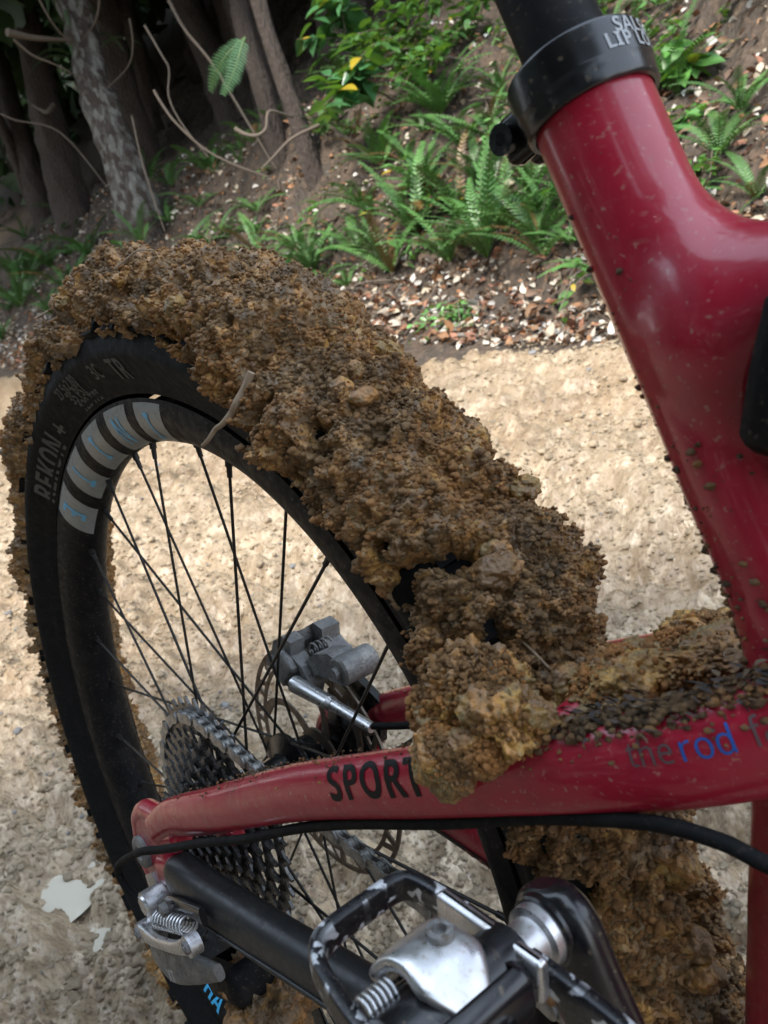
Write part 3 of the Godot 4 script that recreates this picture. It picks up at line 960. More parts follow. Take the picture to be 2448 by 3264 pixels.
	for s in [-1, 1]:
		var ct := tube([Vector3(gpul.x, gpul.y, zc + 0.007 * s), Vector3((gpul.x + tpul.x) * 0.5 + 0.004, (gpul.y + tpul.y) * 0.5, zc + 0.007 * s), Vector3(tpul.x, tpul.y, zc + 0.007 * s)], [Vector2(0.014, 0.0012), Vector2(0.010, 0.0012), Vector2(0.014, 0.0012)], Vector3(0, 0, 1), 6, 0.6)
		g.add(tube_mesh(ct, 14), Transform3D.IDENTITY)
	put("cage", g.mesh(), M["gloss_black"], der)
	for q in [gpul, tpul]:
		put("pulley", toothed(11, 0.0225, 0.008, 0.003, 0, 0.006).mesh(), M["gloss_black"], der, Transform3D(Basis.IDENTITY, Vector3(q.x, q.y, zc)))
	g = G.new()
	g.box(Transform3D(Basis(Vector3(0, 0, 1), 0.3), mm(78, -62, 60)), mm(50, 26, 56), 0.010)
	put("pivot_housing", g.mesh(), M["dusty_black"], der)
	put("derailleur_lettering", lettering("XT", 0.008, func(x: float, y: float) -> Vector3: return mm(58, -50, 107.0) + Vector3(0.93, 0.36, 0) * x + Vector3(-0.36, 0.93, 0.0) * y), M["white_print"], der)
	# clay packed in the jockey cage
	var cl := ico(4)
	for k in cl.v.size():
		var dv := cl.v[k]
		cl.v[k] = mm(86, -82, 62) + dv * Vector3(0.026, 0.03, 0.026) * (1.0 + 0.35 * n_mid.get_noise_3dv(dv * 1.2) + 0.4 * n_fine.get_noise_3dv(dv * 3.5))
		cl.c.append(clay_tone(cl.v[k]) * 0.8)
	put("packed_clay", cl.mesh(), M["clay"], der)

func build_brake() -> void:
	var zd := -0.0612
	var rotor := knot("brake_disc", bike, Transform3D(Basis.IDENTITY, Vector3(0, 0, zd)))
	var g := G.new()
	for e in [[0.0892, 0.0925], [0.0765, 0.0795]]:
		lathe([Vector2(e[0], -0.0009), Vector2(e[1], -0.0009), Vector2(e[1], 0.0009), Vector2(e[0], 0.0009), Vector2(e[0], -0.0009)], 120, g)
	for k in 36:
		var a := TAU * k / 36.0
		var lean := 0.10 if k % 2 == 0 else -0.03
		var q0 := Vector2(cos(a), sin(a)) * 0.0785; var q1 := Vector2(cos(a + lean), sin(a + lean)) * 0.0905
		var mid := (q0 + q1) * 0.5
		g.box(Transform3D(Basis(Vector3(0, 0, 1), (q1 - q0).angle()), Vector3(mid.x, mid.y, 0)), Vector3(q0.distance_to(q1), 0.0052 if k % 3 == 0 else 0.0036, 0.0017))
	put("brake_track", g.mesh(), M["rotor_steel"], rotor)
	for k in 6:
		var a := TAU * k / 6.0
		var pts := []
		for j in 6:
			var t := j / 5.0
			var aa := a + 0.75 * t * t
			pts.append(Vector3(cos(aa), sin(aa), 0) * lerpf(0.022, 0.078, t))
		put("rotor_arm", tube_mesh(tube(pts, [Vector2(0.005, 0.0008), Vector2(0.0042, 0.0008), Vector2(0.0034, 0.0008), Vector2(0.003, 0.0008), Vector2(0.0034, 0.0008), Vector2(0.006, 0.0008)], Vector3(0, 0, 1), 4, 0.4), 12).mesh(), M["rotor_steel"], rotor)
	put("rotor_centre", lathe([Vector2(0.016, 0.001), Vector2(0.026, 0.001), Vector2(0.026, -0.001), Vector2(0.016, -0.001), Vector2(0.016, 0.001)], 40).mesh(), M["rotor_steel"], rotor)
	# caliper: two halves that straddle the disc, a bridge, a pad spring and a hose
	var cal := knot("brake_caliper", bike, Transform3D(Basis(Vector3(0, 0, 1), 0.12), mm(34, 84, -61)))
	var half := PackedVector2Array([Vector2(-0.036, 0.004), Vector2(-0.034, 0.016), Vector2(-0.026, 0.025), Vector2(-0.012, 0.029), Vector2(-0.002, 0.024), Vector2(-0.006, 0.014), Vector2(0.004, 0.006), Vector2(0.010, -0.008), Vector2(0.002, -0.018), Vector2(-0.014, -0.016), Vector2(-0.028, -0.008)])
	for s in [1, -1]:
		g = slab(half, (0.008 if s == 1 else -0.024), (0.020 if s == 1 else -0.008))
		g.box(Transform3D(Basis(Vector3(0, 0, 1), 0.6), mm(-16, 6, 22 * s)), mm(26, 20, 9), 0.004)
		g.cyl(mm(-28, 10, 14 * s), mm(-28, 10, 26 * s), 0.0055, 0.005, 14)
		put("caliper_half", g.mesh(), M["worn_metal"], cal)
	g = slab(PackedVector2Array([Vector2(-0.034, 0.012), Vector2(-0.026, 0.024), Vector2(-0.016, 0.027), Vector2(-0.018, 0.018), Vector2(-0.026, 0.010)]), -0.012, 0.012)
	slab(PackedVector2Array([Vector2(0.0, 0.008), Vector2(0.014, 0.014), Vector2(0.034, 0.015), Vector2(0.046, 0.008), Vector2(0.050, -0.004), Vector2(0.036, -0.006), Vector2(0.012, -0.001), Vector2(0.004, -0.004)]), -0.004, 0.014, g)
	put("bridge", g.mesh(), M["worn_metal"], cal)
	g = lathe([Vector2(0.0, 0.020), Vector2(0.004, 0.020), Vector2(0.0045, 0.016), Vector2(0.009, 0.016), Vector2(0.0105, 0.0145), Vector2(0.0105, -0.012), Vector2(0.0085, -0.014), Vector2(0.0, -0.014)], 24)
	put("mount_boss", g.mesh(), M["worn_metal"], cal, Transform3D(Basis.IDENTITY, mm(43, 3, 0)))
	var coil := []
	for k in 40:
		var a := TAU * 4.0 * k / 39.0
		coil.append(mm(2, 15, -9 + 18.0 * k / 39.0) + Vector3(cos(a), sin(a), 0) * 0.0035)
	put("pad_spring", wire(coil, 0.0009, -1, 2, 6), M["worn_metal"], cal)
	g = G.new()
	g.cyl(mm(-1, -4, 26), mm(36, -16, 24), 0.0062, 0.0052, 18)
	g.cyl(mm(36, -16, 24), mm(40, -17, 24), 0.0056, 0.0045, 18)
	g.cyl(mm(40, -17, 24), mm(76, -30, 22), 0.0042, 0.0036, 16)
	put("hose_fitting", g.mesh(), M["silver"], cal)
	put("brake_hose", wire([mm(112, 64, -40), mm(160, 75, -44), mm(230, 100, -52), mm(320, 140, -44), mm(400, 185, -34), mm(430, 230, -28)], 0.0025), M["rubber"], bike)
	put("mount_plate", slab(PackedVector2Array([Vector2(0.0, 0.0), Vector2(0.03, -0.005), Vector2(0.075, 0.03), Vector2(0.085, 0.062), Vector2(0.055, 0.080), Vector2(0.02, 0.06)]), -0.074, -0.068).mesh(), M["gloss_black"], bike)

func build_crank() -> void:
	var e := mm(379, 119, 0); var bb := mm(430, -45, 0)
	var c := knot("crank", bike)
	var ct := tube([e + (e - bb).normalized() * 0.0115 + Vector3(0, 0, 0.0835), e + (e - bb).normalized() * 0.009 + Vector3(0, 0, 0.0835), e + Vector3(0, 0, 0.0835), e.lerp(bb, 0.15) + Vector3(0, 0, 0.0825), e.lerp(bb, 0.5) + Vector3(0, 0, 0.077), e.lerp(bb, 0.9) + Vector3(0, 0, 0.068), bb + (bb - e).normalized() * 0.018 + Vector3(0, 0, 0.066)],
		[Vector2(0.005, 0.0035), Vector2(0.0105, 0.0058), Vector2(0.0148, 0.0072), Vector2(0.0143, 0.0072), Vector2(0.0135, 0.007), Vector2(0.018, 0.0085), Vector2(0.008, 0.005)], Vector3(0, 0, 1), 8, 0.72)
	put("crank_arm", tube_mesh(ct, 36).mesh(), M["gloss_black"], c)
	var g := lathe([Vector2(0.0, 0.0912), Vector2(0.0105, 0.0912), Vector2(0.0112, 0.0905), Vector2(0.0112, 0.088)], 28)
	put("pedal_boss", g.mesh(), M["gloss_black"], c, Transform3D(Basis.IDENTITY, e))
	g = G.new()
	g.cyl(bb + mm(0, 0, -66), bb + mm(0, 0, 72), 0.012, 0.012, 24)
	put("bottom_spindle", g.mesh(), M["oily_steel"], c)
	var ct2 := tube([bb * 2.0 - e + Vector3(0, 0, -0.083), bb.lerp(bb * 2.0 - e, 0.5) + Vector3(0, 0, -0.077), bb + Vector3(0, 0, -0.066)], [Vector2(0.0148, 0.0072), Vector2(0.0135, 0.007), Vector2(0.018, 0.0085)], Vector3(0, 0, 1), 8, 0.72)
	put("crank_arm", tube_mesh(ct2, 24).mesh(), M["gloss_black"], c)
	# pedal: clipless body in a cage, tilted about its spindle; x towards the back of the bike, z along the spindle outwards
	var ped := knot("pedal", bike, Transform3D(Basis(Vector3(0, 0, 1), deg_to_rad(-8.0)) * Basis(Vector3(-1, 0, 0), Vector3(0, 1, 0), Vector3(0, 0, 1)), e))
	g = lathe([Vector2(0.0, 0.090), Vector2(0.0098, 0.090), Vector2(0.0098, 0.0945), Vector2(0.0074, 0.0950), Vector2(0.0074, 0.1015), Vector2(0.0086, 0.1020), Vector2(0.0090, 0.106), Vector2(0.0078, 0.1065), Vector2(0.0078, 0.120)], 28)
	put("spindle", g.mesh(), M["silver"], ped)
	# cage: one closed bar that runs round the body
	var cage_p := []
	for q in [[12, 102], [30, 102.5], [42, 104], [46.5, 108], [47, 118], [46.5, 134], [43.5, 142], [34, 147], [12, 151], [-12, 151], [-34, 147], [-43.5, 142], [-46.5, 134], [-47, 118], [-46.5, 108], [-42, 104], [-30, 102.5], [-12, 102]]:
		cage_p.append(mm(q[0], 0, q[1]))
	var cr := []
	for k in cage_p.size(): cr.append(Vector2(0.0026, 0.0050))
	cage_p.append(cage_p[0]); cr.append(cr[0])
	put("cage", tube_mesh(tube(cage_p, cr, Vector3.UP, 6, 0.5), 16, false).mesh(), M["chipped_black"], ped)
	g = G.new()
	g.box(Transform3D(Basis.IDENTITY, mm(-2, 0, 126)), mm(26, 18, 38), 0.006)
	g.cyl(mm(0, 0, 104), mm(0, 0, 150), 0.011, 0.011, 24)
	put("body", g.mesh(), M["gloss_black"], ped)
	g = G.new()
	g.box(Transform3D(Basis(Vector3(0, 1, 0), 0.0), mm(6, 3, 106.5)), mm(42, 14, 5), 0.002)
	put("side_plate", g.mesh(), M["silver"], ped)
	for s in [1, -1]:
		# a jaw that curves over the body, with its bolt and spring: one on top, one underneath
		var side := Transform3D(Basis(Vector3(0, 0, 1), 0.0 if s == 1 else PI), Vector3.ZERO)
		var jt := tube([mm(-8, 8.5, 128), mm(-1, 13, 128), mm(7, 14.5, 128), mm(14, 12.5, 128), mm(18.5, 6.5, 128), mm(19, -1, 128)], [Vector2(0.0070, 0.0022), Vector2(0.0115, 0.0028), Vector2(0.0105, 0.003), Vector2(0.0112, 0.0028), Vector2(0.0130, 0.0026), Vector2(0.0080, 0.0022)], Vector3.UP, 6, 0.55)
		put("binding", tube_mesh(jt, 20).mesh(), M["silver"], ped, side)
		g = lathe([Vector2(0.0, 0.0006), Vector2(0.0020, 0.0006), Vector2(0.0022, 0.0028), Vector2(0.0038, 0.0028), Vector2(0.0042, 0.002), Vector2(0.0042, -0.003)], 20)
		put("adjuster_bolt", g.mesh(), M["worn_metal"], ped, side * Transform3D(Basis(Vector3(1, 0, 0), -PI / 2), mm(7, 16.6, 124)))
		var sp := []
		for k in 90:
			var a := TAU * 6.0 * k / 89.0
			sp.append(mm(12, 5, 139 + 11.0 * k / 89.0) + Vector3(cos(a), sin(a), 0) * 0.0040)
		put("binding_spring", wire(sp, 0.0008, -1, 1, 6), M["silver"], ped, side)
	# far-side pedal is out of sight below the frame

func build_cables() -> void:
	put("shift_cable", wire([mm(-2, -32, 93), mm(-16, -26, 98), mm(-21, -14, 100), mm(-10, -2, 100), mm(30, 19.6, 97), mm(57.2, 28.6, 92), mm(104.5, 46.2, 85), mm(150.2, 61, 77), mm(196, 79, 70), mm(240, 94.5, 66), mm(300, 112, 60), mm(350, 128, 54), mm(392, 138, 50), mm(415, 139.5, 49), mm(440, 136, 46), mm(500, 150, 36)], 0.0026, -1, 6, 12), M["rubber"], bike)
	put("derailleur_stop", wire([mm(-2, -32, 93), mm(-1, -30, 93.2), mm(-5, -30, 95)], 0.0034, -1, 3, 12), M["gloss_black"], bike)
	# thru-axle ends
	for s in [1, -1]:
		var g := lathe([Vector2(0.0, 0.0862), Vector2(0.0045, 0.0862), Vector2(0.0050, 0.0880), Vector2(0.0098, 0.0880), Vector2(0.0112, 0.0868), Vector2(0.0112, 0.080)], 32)
		put("axle_end", g.mesh(), M["worn_metal"], bike, Transform3D(Basis(Vector3(0, 1, 0), 0.0 if s == 1 else PI), mm(-6, 0, 0)))

func lump(c: Vector3, r: Vector3, seed_: float, g: G, level := 5) -> void:
	var o := ico(level)
	for k in o.v.size():
		var d := o.v[k]
		var p := c + d * r
		var q := p * 1.0 + Vector3(seed_, 0, 0)
		var a := 1.0 + 0.50 * n_mid.get_noise_3dv(q * 20.0) + 0.34 * n_mid.get_noise_3dv(q * 55.0) + 0.30 * n_fine.get_noise_3dv(q * 130.0) + 0.14 * n_soft.get_noise_3dv(q * 300.0) - 0.16 * n_cell.get_noise_3dv(q * 110.0)
		p = c + d * r * a
		o.v[k] = p
		o.c.append(clay_tone(p) * Color(1.22, 1.06, 0.86))
	g.add(o, Transform3D.IDENTITY)

func build_bike_dirt() -> void:
	rng.seed = 5
	var g := G.new()
	var cs := [[320, 169, 50, 20, 15, 16], [339, 162, 54, 17, 12, 12], [308, 160, 58, 11, 12, 10], [320, 150, 69, 11, 12, 7], [333, 153, 64, 12, 8, 8], [358, 164, 12, 12, 10, 22], [372, 165, -12, 20, 8, 22], [368, 163, -36, 20, 9, 12], [395, 167, -33, 22, 8, 11], [412, 168, -20, 16, 8, 16]]
	for e in cs: lump(mm(e[0], e[1], e[2]), mm(e[3], e[4], e[5]), e[0] * 0.1, g)
	var cl := put("clay_lump", g.mesh(), M["clay"], bike)
	cl.set_meta("label", "big crumbly clay lump wedged between tyre and seat stay")
	var xf := []; var tones := []
	for e in cs:
		for k in 1400:
			var d := Vector3(rng.randfn(), rng.randfn(), rng.randfn()).normalized()
			var s := 0.0003 + 0.0006 * rng.randf() + 0.0010 * pow(rng.randf(), 8.0)
			var p := mm(e[0], e[1], e[2]) + d * mm(e[3], e[4], e[5]) * rng.randf_range(0.92, 1.12)
			xf.append(Transform3D(Basis.from_euler(Vector3(rng.randf() * TAU, rng.randf() * TAU, 0)).scaled(Vector3.ONE * s), p))
			tones.append(crumb_tone(p) * Color(1.3, 1.18, 1.0))
	# crumbs and bits along the top of both stays
	for k in 3600:
		var st := stay_r if k % 3 != 0 else stay_l
		var s := rng.randf_range(0.34, 0.47) if rng.randf() < 0.8 else rng.randf_range(0.05, 0.34)
		var p := st.surf(s, PI / 2 + rng.randfn() * 0.42, rng.randf_range(-0.001, 0.002))
		var z := 0.0005 + 0.0014 * pow(rng.randf(), 3.0)
		if s < 0.34: z *= 0.5
		xf.append(Transform3D(Basis.from_euler(Vector3(rng.randf() * TAU, rng.randf() * TAU, 0)).scaled(Vector3(z, z * 0.7, z)), p))
		tones.append(crumb_tone(p) * (0.45 if rng.randf() < 0.4 else 0.9))
	# flecks on the seat tube, thickest on its rear face
	for k in 1000:
		var s := 0.20 * sqrt(rng.randf()) + 0.01
		var a := -PI / 2 + rng.randfn() * 0.9 if rng.randf() < 0.6 else rng.randf() * TAU
		var p := seat_tube_t.surf(s, a, 0.0)
		var z := 0.0003 + 0.0015 * pow(rng.randf(), 5.0)
		xf.append(Transform3D(Basis.from_euler(Vector3(rng.randf() * TAU, rng.randf() * TAU, 0)).scaled(Vector3(z, z * 0.7, z)), p))
		tones.append(crumb_tone(p) * (0.4 if rng.randf() < 0.5 else 0.9))
	many("clay_crumbs", clod(5, 1, 0.3), M["crumb"], bike, xf, tones)
	# shreds of leaf and needle lying on the stays and wedged in the clay
	var bits := []; var bc := []
	for k in 380:
		var st := stay_r if k % 3 != 0 else stay_l
		var p := st.surf(rng.randf_range(0.345, 0.475), PI / 2 + rng.randfn() * 0.35, rng.randf_range(0.0, 0.004))
		bits.append(Transform3D(Basis.from_euler(Vector3(rng.randf_range(-0.5, 0.5), rng.randf() * TAU, rng.randf_range(-0.6, 0.6))).scaled(Vector3(rng.randf_range(0.003, 0.010), 0.004, rng.randf_range(0.0010, 0.003))), p))
		bc.append([Color(0.025, 0.017, 0.014), Color(0.05, 0.033, 0.025), Color(0.11, 0.075, 0.045), Color(0.035, 0.028, 0.026)][rng.randi() % 4])
	many("leaf_shreds", leaf_mesh(0.25, 0.5), M["litter"], bike, bits, bc)
	# rootlets and sticks held by the clay
	for e in [[[200, 297, 41], [195, 289, 45], [192.5, 284.5, 48.5], [188, 281, 49], [183, 276.5, 52.5], [176, 274.5, 53], [171, 270, 55.5], [163, 267.5, 55]]]:
		var pts := []
		for q in e: pts.append(mm(q[0], q[1], q[2]))
		var tw := put("stuck_twig", wire(pts, 0.0021, 0.0010, 5, 8), M["pale_twig"], bike)
		tw.set_meta("label", "thin pale twig stuck in the clay")
	for k in 9:
		var th := deg_to_rad(rng.randf_range(25.0, 105.0))
		var ph := rng.randf_range(-0.3, 0.8)
		var p := tyre_at(th, ph, mud_thick(th) * 1.2)
		var d := Vector3(rng.randfn(), rng.randfn(), rng.randfn()).normalized() * rng.randf_range(0.012, 0.03)
		var nrm := (tyre_at(th, ph, 0.02) - tyre_at(th, ph)).normalized()
		d = (d - nrm * d.dot(nrm))
		put("rootlet", wire([p - d, p - d * 0.3 + nrm * rng.randf_range(0.0, 0.004), p + d * 0.4 + nrm * rng.randf_range(0.0, 0.005), p + d], 0.0007, 0.0004, 4, 6), M["pale_twig"], bike)

func build_bike() -> void:
	bike = knot("mountain_bike", self, Transform3D(Basis(Vector3(0.5858, 0.0884, 0.8056), Vector3(0.0843, 0.982, -0.169), Vector3(-0.806, 0.1669, 0.5678)).orthonormalized(), Vector3(-0.1491, 0.354, -0.5333)))
	tag(bike, "red hardtail mountain bike with clay-caked rear wheel, leaning on the road", "bicycle")
	build_frame()
	build_seat_parts()
	build_wheel()
	build_cassette()
	build_chain()
	build_brake()
	build_crank()
	build_cables()
	build_bike_dirt()

# ------------------------------------------------------------ the land

func prof(t: float) -> float:
	var xs := [2.35, 2.9, 3.25, 4.3, 5.2, 60.0]
	var ys := [0.0, 0.12, 0.36, 1.25, 1.62, 34.0]
	if t <= xs[0]: return 0.0
	for k in 5:
		if t <= xs[k + 1]: return lerpf(ys[k], ys[k + 1], (t - xs[k]) / (xs[k + 1] - xs[k]))
	return 34.0

const PUDDLES := [[-0.565, -0.955, 0.046], [-0.485, -0.86, 0.036]]

func road_h(x: float, z: float, t: float) -> float:
	var s := x * AX.x + z * AX.y
	var h := 0.050 * n_big.get_noise_2d(x * 0.45, z * 0.45)
	h += 0.034 * n_mid.get_noise_2d(s * 0.45, t * 1.3)
	h += 0.024 * n_mid.get_noise_2d(x * 2.3 + 50.0, z * 2.3)
	h += 0.020 * n_soft.get_noise_2d(s * 2.6, t * 13.0) + 0.016 * n_fine.get_noise_2d(x * 7.0, z * 7.0) + 0.024 * n_soft.get_noise_2d(x * 11.0, z * 11.0) + 0.007 * n_soft.get_noise_2d(x * 32.0, z * 32.0)
	h += 0.009 * absf(n_soft.get_noise_2d(x * 22.0 + 9.0, z * 22.0))
	# wheel ruts along the road
	for r in [[1.15, 0.10, 0.035], [1.75, 0.12, 0.03], [-0.9, 0.14, 0.03]]:
		var w: float = t - r[0] - 0.06 * sin(s * 0.7)
		h -= r[2] * exp(-w * w / (r[1] * r[1])) * (1.0 + 0.5 * n_mid.get_noise_2d(s * 0.8, t * 2.5))
	for p in PUDDLES:
		var d2: float = (x - p[0]) * (x - p[0]) + (z - p[1]) * (z - p[1])
		h -= 0.030 * exp(-d2 / (p[2] * p[2]))
	return h - 0.012

func bank_h(x: float, z: float) -> float:
	var t := x * NX.x + z * NX.y
	var w := clampf((t - 2.3) / 0.5, 0.0, 1.0)
	return prof(t + 0.22 * n_big.get_noise_2d(x * 0.35, z * 0.35)) + w * (0.12 * n_big.get_noise_2d(x * 0.9 + 9.0, z * 0.9) + 0.07 * n_mid.get_noise_2d(x * 2.2, z * 2.2) + 0.035 * n_fine.get_noise_2d(x * 6.0, z * 6.0) + 0.015 * n_fine.get_noise_2d(x * 18.0, z * 18.0))

func ground_h(x: float, z: float) -> float:
	var t := x * NX.x + z * NX.y
	if t < 2.35: return road_h(x, z, t)
	return bank_h(x, z)

func build_land() -> void:
	var g := G.new()
	# the road: rings that get wider away from the bike
	var radii := []
	var r := 0.12
	while r < 0.5:
		radii.append(r); r *= 1.06
	while r < 5.0:
		radii.append(r); r *= 1.0062
	while r < 120.0:
		radii.append(r); r *= 1.09
	var angs := []
	var a := -50.0
	while a < 45.0:
		angs.append(a); a += 0.26
	while a < 310.0:
		angs.append(a); a += 5.0
	for rr in radii:
		for aa in angs:
			var x: float = rr * sin(deg_to_rad(aa)); var z: float = -rr * cos(deg_to_rad(aa))
			var t := x * NX.x + z * NX.y
			var h: float
			if t > 2.9: h = -0.15
			elif rr > 14.0: h = 0.03 * n_big.get_noise_2d(x * 0.2, z * 0.2)
			else: h = road_h(x, z, t)
			if t > 2.3: h = lerpf(h, -0.15, clampf((t - 2.3) / 0.6, 0.0, 1.0))
			g.v.append(Vector3(x, h, z))
			g.uv.append(Vector2(x, z) * 3.1)
			var k := 1.0 + 0.25 * n_mid.get_noise_2d(x * 2.0 + 7.0, z * 2.0) + 0.25 * n_fine.get_noise_2d(x * 24.0, z * 24.0)
			var wet := clampf(0.5 + 1.3 * n_big.get_noise_2d(x * 1.4 + 40.0, z * 1.4), 0.0, 1.0)
			g.c.append(Color(k, k, k).lerp(Color(k * 0.78, k * 0.74, k * 0.70), wet))
	g.weave(0, angs.size(), radii.size(), true)
	var c0 := PackedVector3Array()
	for k in angs.size(): c0.append(g.v[k])
	var cc := g.c.size()
	g.fan(c0, Vector3(0, road_h(0, 0, 0), 0))
	while g.c.size() < g.v.size():
		g.c.append(Color(0.9, 0.9, 0.9))
		g.uv.append(Vector2.ZERO)
	var road := put("road", g.mesh(), M["road_clay"], self)
	road.set_meta("kind", "structure")
	# the bank and forest floor
	g = G.new()
	var ss := []
	var s := -6.0
	while s < 40.0:
		ss.append(s)
		s += 0.028 if s > 0.8 and s < 7.0 else 0.06 if s > -1.0 and s < 13.0 else 0.8
	var ts := []
	var t2 := 2.05
	while t2 < 60.0:
		ts.append(t2)
		t2 += 0.03 if t2 < 4.6 else 0.12 if t2 < 8.0 else 1.5
	for tt in ts:
		for sv in ss:
			var x: float = AX.x * sv + NX.x * tt; var z: float = AX.y * sv + NX.y * tt
			var h := bank_h(x, z)
			if tt < 2.35: h = lerpf(-0.10, h, clampf((tt - 2.05) / 0.3, 0.0, 1.0))
			g.v.append(Vector3(x, h, z))
			g.uv.append(Vector2(sv, tt) * 1.1)
			var k := 1.0 + 0.5 * n_mid.get_noise_2d(x * 1.5, z * 1.5)
			var clay := clampf((3.0 - tt) * 1.2 + n_mid.get_noise_2d(x * 1.8, z * 1.8), 0.0, 1.0)
			g.c.append(Color(k, k, k).lerp(Color(3.2 * k, 3.3 * k, 3.2 * k), clay))
	g.weave(0, ss.size(), ts.size())
	var bank := put("bank", g.mesh(), M["soil"], self)
	bank.set_meta("kind", "structure")
	# puddles of milky water
	for p in PUDDLES:
		var pg := G.new()
		var ring := PackedVector3Array()
		for k in 40:
			var rr: float = p[2] * 1.5
			ring.append(Vector3(p[0] + rr * cos(TAU * k / 40.0), 0, p[1] + rr * sin(TAU * k / 40.0)))
		pg.fan(ring, Vector3(p[0], 0, p[1]))
		var o := put("puddle", pg.mesh(), M["milky_water"], self, Transform3D(Basis.IDENTITY, Vector3(0, road_h(p[0], p[1], p[0] * NX.x + p[1] * NX.y) + 0.011, 0)))
		o.set_meta("kind", "structure")
	# loose clods on the road
	rng.seed = 21
	var xf := []; var tones := []
	for k in 90000:
		var rr := 0.45 * pow(9.5, rng.randf())
		var aa := deg_to_rad(rng.randf_range(-48.0, 42.0))
		var x := rr * sin(aa); var z := -rr * cos(aa)
		var t := x * NX.x + z * NX.y
		if t > 2.5: continue
		if n_mid.get_noise_2d(x * 5.0, z * 5.0) < rng.randf_range(-0.55, 0.25): continue
		var q := (0.0012 + 0.0022 * rng.randf() + 0.006 * pow(rng.randf(), 18.0)) * (0.6 + 0.35 * rr)
		xf.append(Transform3D(Basis.from_euler(Vector3(rng.randf() * TAU, rng.randf() * TAU, 0)).scaled(Vector3(q, q * 0.7, q)), Vector3(x, road_h(x, z, t) + q * 0.2, z)))
		var b := rng.randf_range(0.82, 1.15)
		tones.append(Color(0.42 * b, 0.325 * b, 0.215 * b) if rng.randf() < 0.985 else Color(0.26 * b, 0.25 * b, 0.24 * b))
	many("road_clods", clod(8, 1, 0.35), M["road_crumb"], self, xf, tones)
const FERNS := [
	[0.783, -4.08, 0.396, 16, 0.95],
	[0.963, -5.41, 0.294, 18, 0.55],
	[0.584, -5.65, 0.268, 12, 0.6],
	[0.584, -4.88, 0.3, 13, 0.75],
	[0.819, -4.67, 0.263, 12, 0.7],
	[1.07, -4.18, 0.237, 12, 0.7],
	[0.408, -4.8, 0.274, 10, 0.85],
	[0.962, -3.83, 0.242, 12, 0.7],
	[0.9, -4.07, 0.255, 10, 0.8],
	[0.652, -4.34, 0.238, 10, 0.7],
	[-0.00969, -5.26, 0.205, 10, 0.4],
	[-0.0705, -5.96, 0.182, 9, 0.6],
	[-0.104, -5.54, 0.129, 8, 0.5],
	[-0.273, -6.9, 0.206, 7, 0.4],
	[-3.37, -11.3, 0.507, 10, 0.5],
	[-2.91, -10.8, 0.485, 9, 0.6],
	[-3.24, -10.3, 0.418, 9, 0.5],
	[-2.5, -9.53, 0.337, 8, 0.5],
	[1.28, -5.1, 0.226, 6, 0.5],
	[1.56, -3.33, 0.192, 9, 0.6],
	[1.7, -3.41, 0.167, 9, 0.6],
	[1.56, -3.09, 0.164, 8, 0.6],
	[1.44, -3.3, 0.139, 8, 0.5],
	[1.06, -3.96, 0.206, 9, 0.7],
	[0.722, -5.01, 0.254, 9, 0.7],
	[0.939, -4.67, 0.225, 9, 0.7],
	[0.168, -4.98, 0.155, 8, 0.4],
	[1.18, -3.91, 0.183, 8, 0.6],
	[-1.86, -8.77, 0.265, 8, 0.5],
	[0.0275, -7.42, 0.217, 6, 0.5],
	[1.42, -3.1, 0.149, 8, 0.5],
	[1.4, -2.87, 0.124, 8, 0.5],
]
const SHRUBS := [
	[0.479, 1.27, -5.75, 0.194, 0.125, 34, 0.144],
	[0.511, 1.69, -6.33, 0.179, 0.209, 40, 0.125],
	[0.9, 1.51, -5.83, 0.36, 0.222, 170, 0.0665],
	[0.988, 1.25, -5.52, 0.293, 0.133, 130, 0.0533],
	[1.73, 0.795, -3.86, 0.115, 0.115, 16, 0.0959],
	[1.59, 0.564, -3.67, 0.112, 0.131, 22, 0.0783],
	[2.08, 0.888, -4, 0.118, 0.0986, 40, 0.0591],
	[0.694, 0.674, -5.1, 0.128, 0.0767, 50, 0.0511],
	[0.168, 0.681, -6.17, 0.108, 0.0773, 10, 0.0989],
	[-1.61, 0.675, -8.4, 0.189, 0.168, 40, 0.0842],
	[1.47, 0.225, -3.22, 0.119, 0.0682, 24, 0.0477],
	[1.75, 0.436, -3.41, 0.0703, 0.0879, 16, 0.0633],
	[0.485, 0.108, -3.77, 0.18, 0.028, 60, 0.03],
	[1.43, 0.371, -3.49, 0.0725, 0.109, 16, 0.0616],
	[1.91, 0.653, -3.81, 0.115, 0.115, 22, 0.0652],
	[1.31, 1.45, -5.81, 0.249, 0.166, 110, 0.0609],
	[1.47, 0.137, -2.98, 0.0639, 0.0959, 16, 0.0479],
]

# ------------------------------------------------------------ plants, trees and litter

